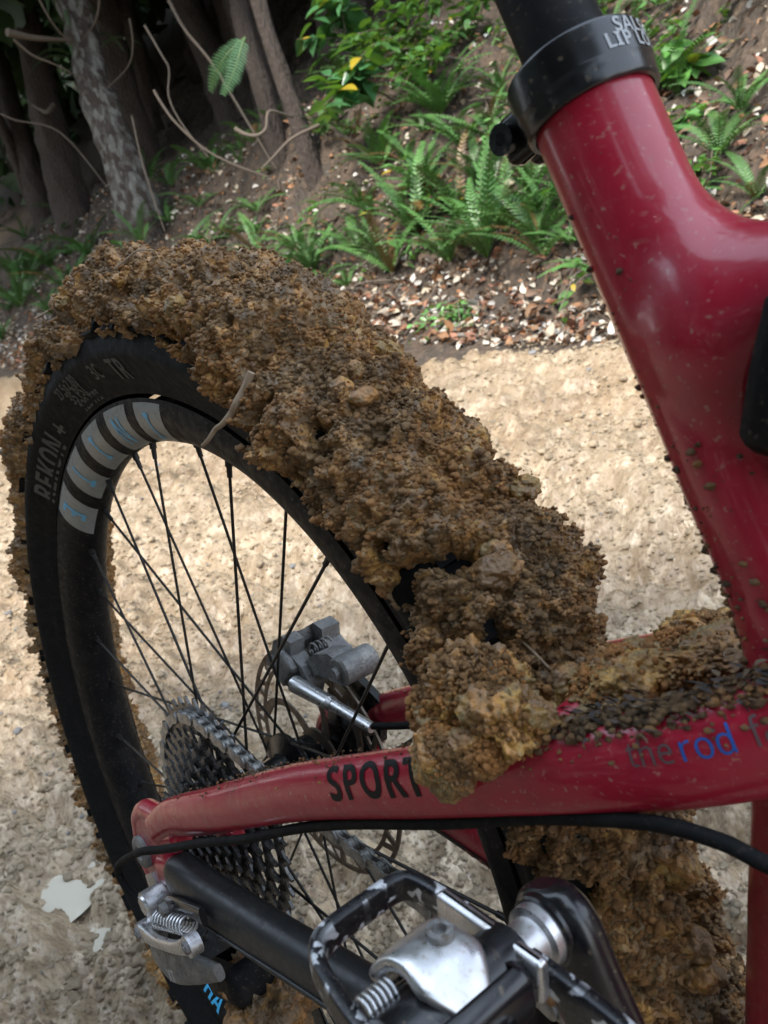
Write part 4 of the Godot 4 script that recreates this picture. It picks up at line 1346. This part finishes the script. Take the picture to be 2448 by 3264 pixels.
# a pinnate frond from the origin along +x, one unit long, arching down towards its tip
func frond_mesh(pairs: int, wide: float, droop: float, seed_: int, ragged := 0.0) -> ArrayMesh:
	var g := G.new()
	var r := RandomNumberGenerator.new()
	r.seed = seed_
	var at := func(t: float) -> Vector3: return Vector3(t - 0.12 * droop * t * t, 0.12 * sin(t * 2.0) - droop * 0.42 * t * t, 0.05 * sin(t * 2.6 + seed_) * t)
	for k in 12:
		var a: Vector3 = at.call(k / 12.0); var b: Vector3 = at.call((k + 1) / 12.0)
		g.cyl(a, b, 0.009 * (1.0 - 0.7 * k / 12.0), 0.009 * (1.0 - 0.7 * (k + 1) / 12.0), 4, false)
	for v in g.v: g.c.append(Color(0.9, 0.75, 0.5))
	for k in pairs:
		var t := lerpf(0.10, 0.985, k / (pairs - 1.0))
		var l := wide * pow(sin(PI * clampf(0.10 + 0.86 * t, 0.0, 1.0)), 0.75) + 0.012
		var p: Vector3 = at.call(t)
		var fwd: Vector3 = (at.call(minf(t + 0.02, 1.0)) - at.call(t - 0.02)).normalized()
		var half := 0.30 / pairs
		for s in [-1, 1]:
			if r.randf() < ragged: continue
			var ll: float = l * r.randf_range(0.86, 1.08)
			var out: Vector3 = (Vector3(0, 0.10 + r.randf_range(-0.08, 0.10), s) + fwd * (0.30 + 0.35 * t)).normalized()
			var dn := Vector3(0, -0.22 * ll, 0)
			var a := p - fwd * half; var b := p + fwd * half
			var m1 := p + out * ll * 0.55 - fwd * half * 0.95; var m2 := p + out * ll * 0.55 + fwd * half * 0.9
			var tip := p + out * ll + fwd * half * 0.8 + dn
			var base := g.v.size()
			for q in [a, b, m2, m1, tip]: g.v.append(q)
			g.i.append_array(PackedInt32Array([base, base + 1, base + 2, base, base + 2, base + 3, base + 3, base + 2, base + 4]))
			var tone := r.randf_range(0.8, 1.2)
			for q in 5: g.c.append(Color(tone, tone, tone))
	return g.mesh()

var fronds := []
var leaves := []

func tinted(m: StandardMaterial3D, tone: Color) -> StandardMaterial3D:
	var key := "%s %s" % [m.resource_name, tone.to_html()]
	if not M.has(key):
		var d: StandardMaterial3D = m.duplicate()
		d.albedo_color = tone.linear_to_srgb()
		M[key] = d
	return M[key]

func fern(x: float, z: float, size: float, n: int, upright: float, tone: Color, label: String, group: String, lift := 0.0) -> void:
	var y := ground_h(x, z) + lift
	var f := knot("fern", self, Transform3D(Basis(Vector3.UP, rng.randf() * TAU), Vector3(x, y - 0.01, z)))
	tag(f, label, "fern", group)
	var st := G.new()
	st.cyl(Vector3(0, -0.06, 0), Vector3(0, 0.03, 0), size * 0.05, size * 0.035, 7)
	put("rootstock", st.mesh(), M["twig_wood"], f)
	for k in n:
		var az := TAU * (k + rng.randf_range(-0.3, 0.3)) / n
		var el := deg_to_rad(lerpf(18.0, 72.0, clampf(upright * rng.randf_range(0.45, 1.15), 0.0, 1.0)))
		var s := size * rng.randf_range(0.68, 1.12)
		var b := Basis(Vector3.UP, az) * Basis(Vector3(0, 0, 1), el) * Basis(Vector3(1, 0, 0), rng.randf_range(-0.35, 0.35))
		var k2 := rng.randf_range(0.75, 1.3)
		var c: Color = tone * [0.75, 0.9, 1.0, 1.15, 1.3][rng.randi() % 5]
		if rng.randf() < 0.06: c = Color(0.17, 0.10, 0.035)
		put("frond", fronds[[0, 0, 1, 3, 4][rng.randi() % 5]], tinted(M["fern"], c), f, Transform3D(b.scaled(Vector3(s, s * k2, s)), Vector3(0, 0.02, 0)))

func shrub(p: Vector3, su: float, sv: float, n: int, len_: float, tone: Color, called: String, label: String, category: String, group: String) -> void:
	# leaves on twigs that spring from a stem rooted in the bank
	var t := p.x * NX.x + p.z * NX.y
	var root := p + Vector3(NX.x, 0, NX.y) * 0.25
	for k in 40:
		if ground_h(root.x, root.z) > root.y - 0.12: break
		root += Vector3(NX.x, 0, NX.y) * 0.06 + Vector3(0, -0.04, 0)
	root.y = minf(root.y, ground_h(root.x, root.z) + 0.02)
	var o := knot(called, self, Transform3D(Basis.IDENTITY, root))
	tag(o, label, category, group)
	var mid := p - root
	var tips := []
	var twigs := clampi(n / 9, 3, 14)
	put("stem", wire([Vector3.ZERO, mid * 0.4 + Vector3(0, 0.08 * mid.length(), 0), mid * 0.9], 0.010, 0.004, 5, 7), M["twig_wood"], o)
	for k in twigs:
		var e := mid + Vector3(rng.randf_range(-1, 1) * su, rng.randf_range(-1, 1) * sv, rng.randf_range(-1, 1) * su)
		var s0 := mid * rng.randf_range(0.45, 0.85)
		var pts := [s0, s0.lerp(e, 0.5) + Vector3(0, rng.randf_range(0.0, 0.08), 0), e]
		tips.append(pts)
		put("twig", wire(pts, 0.004, 0.0018, 4, 5), M["twig_wood"], o)
	for k in n:
		var tw: Array = tips[k % twigs]
		var u := rng.randf_range(0.25, 1.0)
		var q: Vector3 = tw[0].lerp(tw[1], u * 2.0) if u < 0.5 else tw[1].lerp(tw[2], u * 2.0 - 1.0)
		var b := Basis(Vector3.UP, rng.randf() * TAU) * Basis(Vector3(0, 0, 1), rng.randf_range(-0.7, 0.6)) * Basis(Vector3(1, 0, 0), rng.randf_range(-0.6, 0.6))
		var s := len_ * rng.randf_range(0.55, 1.15)
		var c: Color = tone * [0.7, 0.88, 1.0, 1.2][rng.randi() % 4]
		if rng.randf() < 0.03: c = Color(0.30, 0.22, 0.02)
		put("leaf", leaves[rng.randi() % leaves.size()], tinted(M["leaf"], c), o, Transform3D(b.scaled(Vector3.ONE * s), q + Vector3(rng.randfn(), rng.randfn(), rng.randfn()) * 0.015))

func tree(base: Vector3, top: Vector3, r: float, bark: String, label: String, group: String, height: float, crown_n: int, crown_r: float, limbs: Array = [], low_sprays := 0) -> Node3D:
	var o := knot("tree", self, Transform3D(Basis.IDENTITY, base))
	tag(o, label, "tree", group)
	var lean := (top - base) / (top.y - base.y)
	var pts := []; var rr := []
	for k in 9:
		var t := k / 8.0
		var h := lerpf(-0.25, height, t)
		pts.append(lean * h + Vector3(rng.randfn(), 0, rng.randfn()) * r * 0.25 * sin(t * PI))
		var q := r * (1.35 if k == 0 else 1.12 if k == 1 else 1.0) * (1.0 - 0.55 * t)
		rr.append(Vector2(q, q * rng.randf_range(0.9, 1.1)))
	put("trunk", tube_mesh(tube(pts, rr, Vector3(0, 0, 1), 6), 22, true, r * 0.30, 1.3 / r).mesh(), M[bark], o)
	for l in limbs:
		var lp := []
		for q in l[0]: lp.append(q - base)
		put("branch", wire(lp, l[1], l[1] * 0.45, 6, 8), M[l[2] if l.size() > 2 else "twig_wood"], o)
	# crown: limbs and leaf clumps high above the road
	for k in 5:
		var h := height * rng.randf_range(0.55, 0.95)
		var d := Vector3(rng.randfn(), 0.25, rng.randfn()).normalized() * crown_r * 0.8
		put("branch", wire([lean * h, lean * h + d * 0.5 + Vector3(0, 0.2, 0), lean * h + d], r * 0.22, r * 0.06, 4, 6), M[bark], o)
	var xf := []; var cols := []
	for k in crown_n:
		var d := Vector3(rng.randfn(), rng.randfn() * 0.75, rng.randfn()) * crown_r * 0.5
		var c := lean * height * 0.86 + d
		if c.y + base.y < 3.1: continue
		xf.append(Transform3D(Basis.from_euler(Vector3(rng.randf() * TAU, rng.randf() * TAU, rng.randf() * TAU)).scaled(Vector3.ONE * rng.randf_range(0.30, 0.62)), c))
		cols.append(Color(rng.randf_range(0.85, 1.15), rng.randf_range(0.9, 1.1), 1.0))
	if xf.size() > 8: many("crown", leaves[1], M["canopy"], o, xf, cols)
	# feathery sprays low on the trunk
	if low_sprays > 0:
		for k in low_sprays:
			var h := rng.randf_range(1.65, 2.9)
			var b := Basis(Vector3.UP, rng.randf() * TAU) * Basis(Vector3(0, 0, 1), rng.randf_range(-0.9, 0.4))
			var s := rng.randf_range(0.18, 0.42)
			put("spray", fronds[2], tinted(M["needle"], Color(0.045, 0.10, 0.035) * rng.randf_range(0.7, 1.3)), o, Transform3D(b.scaled(Vector3(s, s, s * 1.3)), lean * h + b.x * r * 0.9))
	return o

func build_plants() -> void:
	rng.seed = 91
	for k in 3: fronds.append(frond_mesh(20 + 3 * k, [0.085, 0.10, 0.15][k], 0.7 + 0.3 * k, k + 1))
	fronds.append(frond_mesh(18, 0.09, 1.2, 9, 0.10))
	fronds.append(frond_mesh(19, 0.08, 0.5, 10))
	for k in 3: leaves.append(leaf_mesh([0.26, 0.32, 0.22][k], [0.25, 0.15, 0.4][k], 6))
	var fg := Color(0.072, 0.175, 0.045)
	for k in FERNS.size():
		var e: Array = FERNS[k]
		var label := "green crown fern with toothed narrow fronds among others on the bank"
		var grp := "ferns on the bank"
		if k == 0: label = "tall upright fern in front of the bank's fern clump, longest fronds"
		elif k == 1: label = "spreading rosette fern high on the bank beside the glossy-leaved shrub"
		elif k in [14, 15, 16, 17, 28]:
			label = "dim fern growing in the forest's shade beside the far trunks"; grp = "ferns in the forest shade"
		elif k in [19, 20, 21, 22, 30, 31]:
			label = "fern on the bank behind the seat tube among broad leaves"; grp = "ferns behind the seat tube"
		fern(e[0], e[1], e[2] * (1.25 if k == 0 else 1.6), int(e[3] * 1.3), e[4], fg, label, grp)
	for k in 132:
		var s := rng.randf_range(1.0, 5.2) if k < 80 else rng.randf_range(5.2, 13.0)
		var t := rng.randf_range(2.72, 4.5)
		var x: float = AX.x * s + NX.x * t; var z: float = AX.y * s + NX.y * t
		fern(x, z, rng.randf_range(0.17, 0.40) * (1.0 + 0.035 * s), rng.randi_range(7, 12), rng.randf_range(0.35, 0.8), fg * rng.randf_range(0.85, 1.1), "small fern growing from the bank's soil and litter", "small ferns on the bank")
	# two big soft fronds at the edge of the dark, and one that hangs in it
	for e in [[-0.93, 0.66, -7.30, 0.62, 1.05, 0.35], [-0.62, 0.82, -7.2, 0.42, 1.9, 0.55], [-0.35, 0.86, -6.9, 0.3, 2.6, -0.3]]:
		var f := knot("fern", self, Transform3D(Basis.IDENTITY, Vector3(e[0], ground_h(e[0], e[2]) - 0.02, e[2])))
		tag(f, "soft pale fern with a few long arching fronds at the forest edge", "fern", "soft ferns at the forest edge")
		for k in 4:
			var s: float = e[3] * [1.0, 0.8, 0.7, 0.55][k]
			put("frond", fronds[2], tinted(M["fern"], Color(0.085, 0.19, 0.075)), f, Transform3D((Basis(Vector3.UP, [0.5, -0.5, 1.8, 3.2][k]) * Basis(Vector3(0, 0, 1), [1.15, 0.8, 0.7, 0.9][k])).scaled(Vector3(s, s, s * 1.7)), Vector3.ZERO))
	var hf := knot("fern", self, Transform3D(Basis.IDENTITY, Vector3(0.008, 1.775, -6.36)))
	tag(hf, "lone pale fern frond hanging before the dark trunks", "fern")
	put("frond", fronds[4], tinted(M["fern"], Color(0.085, 0.19, 0.075)), hf, Transform3D(Basis(Vector3(-0.26, -0.30, 0.10), Vector3(0.0, 0.08, 0.25), Vector3(-0.62, 0.52, 0.16)), Vector3.ZERO))
	put("frond", fronds[0], tinted(M["fern"], Color(0.07, 0.16, 0.06)), hf, Transform3D(Basis(Vector3(-0.36, -0.22, 0.0), Vector3(0.0, 0.12, 0.3), Vector3(-0.45, 0.6, 0.1)), Vector3.ZERO))
	# broad-leaved plants
	var names := [["large glossy-leaved shrub overhanging the bank beside the thin dark trunk", "glossy"], ["dark glossy shrub hanging high over the bank", "glossy"], ["dense small-leaved shrub on top of the bank", "small"], ["small-leaved shrub below the dense one, above the rosette fern", "small"], ["broad round-leaved plant on the bank behind the seat clamp", "bright"], ["round-leaved plant on the bank behind the red seat tube", "bright"], ["leafy shrub at the top of the bank behind the bike", "bright"], ["light green small-leaved plant amid the bank's fern clump", "light"], ["low seedling with a few leaves on bare soil of the bank", "light"], ["bright leafy plants at the foot of the lichen-covered trunk", "light"], ["low leafy plant on the bank behind the top tube", "bright"], ["broad-leaved plant on the bank above the top tube", "bright"], ["tiny pale seedlings in the leaf litter at the road's edge", "light"], ["upright leafy plant close behind the seat tube on the bank", "bright"], ["spreading leafy plant high on the bank behind the seat tube", "bright"], ["dense small-leaved shrub on the bank top by the seat post", "small"], ["small leafy plant at the foot of the bank by the top tube", "bright"]]
	for k in SHRUBS.size():
		var e: Array = SHRUBS[k]
		var tone: Color = {"glossy": Color(0.045, 0.13, 0.05), "small": Color(0.05, 0.12, 0.03), "bright": Color(0.08, 0.20, 0.045), "light": Color(0.11, 0.24, 0.07)}[names[k][1]]
		shrub(Vector3(e[0], e[1], e[2]), e[3] * 1.15, e[4] * 1.15, int(e[5] * (2.2 if e[5] < 100 else 1.7)), e[6] * 1.35, tone, "shrub" if int(e[5]) > 30 else "leafy_plant", names[k][0], "shrub" if int(e[5]) > 30 else "plant", "")
	for k in 60:
		var s := rng.randf_range(1.0, 6.5); var t := rng.randf_range(2.6, 4.4)
		var x: float = AX.x * s + NX.x * t; var z: float = AX.y * s + NX.y * t
		var q := rng.randf_range(0.05, 0.14)
		shrub(Vector3(x, ground_h(x, z) + q, z), q * 1.2, q * 0.7, rng.randi_range(8, 20), rng.randf_range(0.035, 0.075), Color(0.09, 0.20, 0.055) * rng.randf_range(0.7, 1.2), "seedling", "small green seedling rooted in the bank's leaf litter", "plant", "seedlings on the bank")
	# trees: the lichen-covered one, its dark neighbours and the thin one on the bank
	tree(Vector3(-1.39, 0.72, -8.47), Vector3(-1.43, 2.94, -9.28), 0.185, "bark", "leaning tree trunk with pale lichen and feathery green sprays", "", 6.2, 420, 3.0, [
		[[Vector3(-1.918, 2.680, -8.6), Vector3(-1.756, 2.625, -8.8), Vector3(-1.50, 2.583, -9.05)], 0.035], [[Vector3(-1.867, 2.591, -8.5), Vector3(-1.786, 2.465, -8.6), Vector3(-1.639, 2.359, -8.7), Vector3(-1.45, 2.188, -8.9)], 0.012],
		[[Vector3(-0.903, 2.536, -8.669), Vector3(-0.949, 2.354, -8.7), Vector3(-1.067, 2.211, -8.8), Vector3(-1.35, 2.10, -8.9)], 0.010], [[Vector3(-1.092, 2.722, -8.631), Vector3(-1.193, 2.596, -8.7), Vector3(-1.40, 2.533, -8.95)], 0.010], [[Vector3(-1.577, 2.9, -8.6), Vector3(-1.534, 2.630, -8.7), Vector3(-1.43, 2.45, -8.95)], 0.010]], 26)
	tree(Vector3(-2.44, 1.1, -10.81), Vector3(-2.42, 2.9, -11.47), 0.20, "plain_bark", "dark trunk with a broken curved branch stub behind the lichen-covered tree", "", 6.5, 420, 3.0, [[[Vector3(-2.2, 2.378, -10.7), Vector3(-2.28, 2.321, -10.6), Vector3(-2.5, 2.5, -11.1)], 0.03]])
	tree(Vector3(-3.2, 1.3, -12.71), Vector3(-3.3, 3.09, -13.36), 0.17, "plain_bark", "dark slim trunk farthest down the road's edge", "", 6.5, 420, 3.0)
	tree(Vector3(0.2, 0.80, -6.37), Vector3(0.17, 2.04, -6.82), 0.062, "plain_bark", "thin dark leaning trunk on top of the bank beside the glossy shrub", "", 5.0, 260, 2.2, [[[Vector3(0.306, 1.139, -6.124), Vector3(0.109, 1.106, -6.111), Vector3(-0.040, 1.030, -6.083), Vector3(-0.132, 0.983, -6.066)], 0.012]])
	tree(Vector3(0.0, 1.05, -7.25), Vector3(0.06, 2.24, -7.67), 0.075, "plain_bark", "brown slender trunk just behind the thin leaning one", "", 5.2, 260, 2.2)
	# dark trunks deeper in the wood
	var spots := []
	for k in 18:
		var s := rng.randf_range(2.0, 20.0); var t := rng.randf_range(5.0, 11.0)
		spots.append(Vector2(s, t))
	for sp in [[6.3, 5.4], [7.4, 5.2], [8.3, 5.6], [9.6, 4.9], [10.5, 5.6], [5.6, 6.0], [7.0, 6.6], [12.5, 4.6], [9.0, 6.6], [11.5, 6.4], [4.5, 6.2], [3.2, 5.6]]: spots.append(Vector2(sp[0], sp[1]))
	for q in spots:
		var x: float = AX.x * q.x + NX.x * q.y; var z: float = AX.y * q.x + NX.y * q.y
		var b := Vector3(x, ground_h(x, z) - 0.05, z)
		tree(b, b + Vector3(rng.randf_range(-0.25, 0.25), 2.0, rng.randf_range(-0.5, 0.1)), rng.randf_range(0.07, 0.20), "plain_bark", "dark bare trunk standing deep in the shaded wood", "trunks deep in the wood", rng.randf_range(4.6, 6.2), 620, 3.2)
	# the wood beyond reads as one mass
	var xf := []; var cols := []
	for k in 22000:
		var s := rng.randf_range(-4.0, 34.0); var t := rng.randf_range(9.0, 20.0)
		var x: float = AX.x * s + NX.x * t; var z: float = AX.y * s + NX.y * t
		xf.append(Transform3D(Basis.from_euler(Vector3(rng.randf() * TAU, rng.randf() * TAU, rng.randf() * TAU)).scaled(Vector3.ONE * rng.randf_range(0.2, 0.5)), Vector3(x, prof(t) + rng.randf_range(0.0, 7.5), z)))
		cols.append(Color(rng.randf_range(0.85, 1.15), rng.randf_range(0.9, 1.1), 1.0))
	for k in 16000:
		var s := rng.randf_range(15.0, 34.0); var t := rng.randf_range(-5.0, 10.0)
		var x: float = AX.x * s + NX.x * t; var z: float = AX.y * s + NX.y * t
		xf.append(Transform3D(Basis.from_euler(Vector3(rng.randf() * TAU, rng.randf() * TAU, rng.randf() * TAU)).scaled(Vector3.ONE * rng.randf_range(0.2, 0.5)), Vector3(x, prof(t) + rng.randf_range(0.0, 7.0), z)))
		cols.append(Color(rng.randf_range(0.85, 1.15), rng.randf_range(0.9, 1.1), 1.0))
	for k in 9000:
		var s := rng.randf_range(5.0, 20.0); var t := rng.randf_range(3.2, 9.0)
		var x: float = AX.x * s + NX.x * t; var z: float = AX.y * s + NX.y * t
		xf.append(Transform3D(Basis.from_euler(Vector3(rng.randf() * TAU, rng.randf() * TAU, rng.randf() * TAU)).scaled(Vector3.ONE * rng.randf_range(0.2, 0.45)), Vector3(x, maxf(3.4 + 0.12 * (s - 5.0), prof(t) + 2.0) + rng.randf_range(0.0, 2.6), z)))
		cols.append(Color(rng.randf_range(0.85, 1.15), rng.randf_range(0.9, 1.1), 1.0))
	var wood := many("far_wood", leaves[1], M["canopy"], self, xf, cols)
	tag(wood, "dense dark foliage of the wood beyond the trunks", "wood")
	xf = []; cols = []
	for k in 12000:
		var s := rng.randf_range(-12.0, 14.0); var t := -4.6 - 4.0 * rng.randf()
		var x: float = AX.x * s + NX.x * t; var z: float = AX.y * s + NX.y * t
		xf.append(Transform3D(Basis.from_euler(Vector3(rng.randf() * TAU, rng.randf() * TAU, rng.randf() * TAU)).scaled(Vector3.ONE * rng.randf_range(0.25, 0.6)), Vector3(x, rng.randf_range(0.0, 6.5), z)))
		cols.append(Color(rng.randf_range(0.85, 1.15), rng.randf_range(0.9, 1.1), 1.0))
	var across := many("added_wood", leaves[1], M["canopy"], self, xf, cols)  # unseen foliage added to block low sky light from behind the camera
	tag(across, "dense green wood across the road, out of view, added to block low sky", "wood")
	# bare saplings and crooked dead branches
	for e in [[[Vector3(-0.678, 2.197, -7.370), Vector3(-0.618, 1.964, -7.283), Vector3(-0.598, 1.858, -7.244), Vector3(-0.656, 1.674, -7.176), Vector3(-0.616, 1.463, -7.097), Vector3(-0.5, 1.2, -6.95)], 0.008, "thin bare twig forking upward against the dark wood"],
		[[Vector3(-0.736, 1.734, -7.091), Vector3(-0.708, 1.628, -7.052), Vector3(-0.650, 1.480, -6.997), Vector3(-0.509, 1.261, -6.915), Vector3(-0.333, 1.097, -6.855), Vector3(-0.12, 0.95, -6.80)], 0.010, "long curved dead branch sweeping down to the bank top"],
		[[Vector3(-0.223, 1.263, -6.170), Vector3(-0.169, 1.212, -6.151), Vector3(-0.100, 1.185, -6.141), Vector3(-0.030, 1.210, -6.150), Vector3(0.023, 1.304, -6.185), Vector3(0.16, 1.24, -6.3)], 0.014, "crooked pale dead branch jutting from the thin leaning trunk"],
		[[Vector3(-0.47, 2.367, -7.646), Vector3(-0.414, 2.129, -7.558), Vector3(-0.286, 1.836, -7.449), Vector3(-0.139, 1.314, -7.255), Vector3(-0.05, 1.0, -7.15)], 0.013, "straight mossy sapling leaning across the dark wood"],
		[[Vector3(-1.046, 1.707, -7.828), Vector3(-1.072, 1.313, -7.682), Vector3(-1.069, 0.8, -7.593)], 0.007, "slim bare stem behind the soft ferns"],
		[[Vector3(0.36, 1.10, -5.9), Vector3(0.479, 0.947, -5.839), Vector3(0.58, 0.80, -5.8)], 0.010, "short reddish stick leaning below the glossy shrub"],
		[[Vector3(1.167, 0.70, -4.401), Vector3(1.110, 0.531, -4.351), Vector3(1.045, 0.30, -4.289)], 0.022, "pale mossy upright stick behind the fern clump"],
		[[Vector3(-2.413, 2.223, -9.300), Vector3(-2.285, 2.124, -9.263), Vector3(-1.9, 1.9, -9.1), Vector3(-1.6, 1.3, -8.8)], 0.008, "thin dead branch slanting beside the lichen-covered trunk"]]:
		var o := put("dead_branch", wire(e[0], e[1], e[1] * 0.6, 6, 8), M["twig_wood"], self)
		tag(o, e[2], "branch")
	# dead leaves, thickest at the foot of the bank
	xf = []; cols = []
	var pal := [Color(0.40, 0.33, 0.24), Color(0.55, 0.49, 0.40), Color(0.22, 0.13, 0.07), Color(0.30, 0.15, 0.07), Color(0.16, 0.10, 0.065), Color(0.62, 0.58, 0.52), Color(0.26, 0.12, 0.07)]
	for k in 22000:
		var s := 0.3 + 11.5 * pow(rng.randf(), 1.35)
		var t := 2.42 + absf(rng.randfn()) * 0.40 if rng.randf() < 0.5 else rng.randf_range(2.5, 4.7)
		var x: float = AX.x * s + NX.x * t; var z: float = AX.y * s + NX.y * t
		var q := rng.randf_range(0.018, 0.06) * (1.35 if rng.randf() < 0.12 else 1.0)
		var b := Basis.from_euler(Vector3(rng.randfn() * 0.5, rng.randf() * TAU, rng.randfn() * 0.5 + 0.3))
		xf.append(Transform3D(b.scaled(Vector3(q, q, q * rng.randf_range(0.4, 1.1))), Vector3(x, ground_h(x, z) + 0.006 + 0.01 * rng.randf(), z)))
		cols.append(pal[rng.randi() % pal.size()] * rng.randf_range(0.6, 1.1))
	var litter := many("leaf_litter", leaf_mesh(0.30, 0.5, 3), M["litter"], self, xf, cols)
	tag(litter, "dead leaves strewn over the bank and its foot", "leaf litter")
	for k in 46:
		var s := rng.randf_range(0.8, 7.5); var t := rng.randf_range(2.5, 4.4)
		var x: float = AX.x * s + NX.x * t; var z: float = AX.y * s + NX.y * t
		var an := rng.randf() * TAU; var l := rng.randf_range(0.08, 0.35)
		var pts := []
		for j in 4:
			var u := (j - 1.5) / 1.5 * l
			var px := x + cos(an) * u; var pz := z + sin(an) * u
			pts.append(Vector3(px, ground_h(px, pz) + 0.012 + 0.02 * rng.randf(), pz))
		var o := put("dead_stick", wire(pts, rng.randf_range(0.003, 0.008), 0.002, 4, 6), M["twig_wood"], self)
		tag(o, "thin dead stick lying in the bank's leaf litter", "stick", "sticks in the leaf litter")
	# unseen trees added out of view: their crowns shade the bike and far trunks
	var over := [[Vector3(-4.6, 0.0, 3.4), Vector3(-3.6, 5.4, 3.6), 1.6, 700, "tall unseen tree added across the road, its crown blocks light from the drive side"], [Vector3(1.2, 0.0, 4.2), Vector3(0.6, 4.8, 3.2), 1.6, 700, "unseen leafy tree added behind the camera to block light"], [Vector3(-7.4, 0.0, -6.0), Vector3(-4.2, 6.2, -9.0), 4.3, 5200, "unseen leafy tree added across the road to shade the far trunks"]]
	over.append([Vector3(-1.9, 0.0, 1.3), Vector3(-1.05, 2.1, 0.45), 1.05, 2200, "unseen young tree added close by the bike, its low crown shades the drive side"])  # added low crown out of view, darkens the bike and near ground
	for t in over:
		var o := knot("tree", self, Transform3D(Basis.IDENTITY, t[0]))
		tag(o, t[4], "tree", "")
		var c: Vector3 = t[1] - t[0]
		put("trunk", wire([Vector3(0, -0.2, 0), Vector3(0, c.y * 0.4, 0) + c * 0.1, c * 0.8, c + Vector3(0, 0.5, 0)], 0.16 if c.y > 3.0 else 0.03, 0.06 if c.y > 3.0 else 0.01, 6, 14), M["plain_bark"], o)
		xf = []; cols = []
		for k in int(t[3]):
			var d: Vector3 = Vector3(rng.randfn(), rng.randfn(), rng.randfn()).normalized() * t[2] * pow(rng.randf(), 0.4) * Vector3(1, 0.6, 1)
			xf.append(Transform3D(Basis.from_euler(Vector3(rng.randfn() * 0.5, rng.randf() * TAU, rng.randfn() * 0.5)).scaled(Vector3.ONE * (rng.randf_range(0.16, 0.34) if c.y > 3.0 else rng.randf_range(0.10, 0.2))), c + d))
			cols.append(Color(rng.randf_range(0.85, 1.15), rng.randf_range(0.9, 1.1), 1.0))
		many("crown", leaves[1], M["canopy"], o, xf, cols)

func leaf_mesh(wide: float, fold := 0.25, n := 5) -> ArrayMesh:
	# a leaf from the origin along +x, one unit long
	var g := G.new()
	for k in n + 1:
		var t := k / float(n)
		var w := wide * sin(PI * pow(t, 0.8)) * (1.0 if k < n else 0.0)
		var y := -0.18 * t * t
		g.v.append(Vector3(t, y + fold * w, -w)); g.v.append(Vector3(t, y, 0)); g.v.append(Vector3(t, y + fold * w, w))
	g.weave(0, 3, n + 1)
	return g.mesh()

func _ready() -> void:
	for e in [[n_big, 1, 1.0, 3], [n_mid, 2, 1.0, 3], [n_fine, 3, 1.0, 3]]:
		e[0].seed = e[1]; e[0].noise_type = FastNoiseLite.TYPE_SIMPLEX_SMOOTH; e[0].frequency = e[2]; e[0].fractal_octaves = e[3]; e[0].fractal_type = FastNoiseLite.FRACTAL_FBM
	n_soft.seed = 6; n_soft.noise_type = FastNoiseLite.TYPE_SIMPLEX_SMOOTH; n_soft.frequency = 1.0; n_soft.fractal_octaves = 2
	n_cell.seed = 4; n_cell.noise_type = FastNoiseLite.TYPE_CELLULAR; n_cell.frequency = 1.0; n_cell.cellular_return_type = FastNoiseLite.RETURN_DISTANCE; n_cell.fractal_octaves = 2
	# camera
	var cam := Camera3D.new()
	cam.name = "camera"
	var lens := CameraAttributesPhysical.new()
	lens.frustum_focal_length = 20.365
	lens.frustum_focus_distance = 0.46
	lens.exposure_aperture = 14.0
	lens.frustum_near = 0.02
	lens.frustum_far = 400.0
	cam.attributes = lens
	cam.transform = Transform3D(Basis(Vector3(0.9592, -0.2649, 0.0984), Vector3(0.2826, 0.8993, -0.3339), Vector3(0.0, 0.3481, 0.9375)).orthonormalized(), Vector3(0, 0.735, 0))
	add_child(cam)
	cam.current = true
	# sky, sun and exposure
	var env := Environment.new()
	env.background_mode = Environment.BG_SKY
	var sky := Sky.new()
	var sm := ProceduralSkyMaterial.new()
	sm.sky_top_color = Color(0.74, 0.80, 0.88)
	sm.sky_horizon_color = Color(0.92, 0.93, 0.93)
	sm.ground_bottom_color = Color(0.2, 0.18, 0.14)
	sm.ground_horizon_color = Color(0.6, 0.6, 0.58)
	sky.sky_material = sm
	env.sky = sky
	env.tonemap_mode = Environment.TONE_MAPPER_LINEAR
	env.tonemap_exposure = 4.8
	env.sdfgi_enabled = true
	env.ssao_enabled = true
	env.ssil_enabled = true
	var we := WorldEnvironment.new()
	we.name = "environment"
	we.environment = env
	add_child(we)
	var sun := DirectionalLight3D.new()
	sun.name = "sun"
	sun.light_energy = 0.5
	sun.light_color = Color(1.0, 0.97, 0.93)
	sun.light_angular_distance = 14.0
	sun.shadow_enabled = true
	add_child(sun)
	sun.look_at_from_position(SUN * 10.0, Vector3.ZERO)
	make_materials()
	print("materials ", Time.get_ticks_msec() * 0.001)
	build_land()
	print("land ", Time.get_ticks_msec() * 0.001)
	build_bike()
	print("bike ", Time.get_ticks_msec() * 0.001)
	build_plants()
	print("built in ", Time.get_ticks_msec() * 0.001)
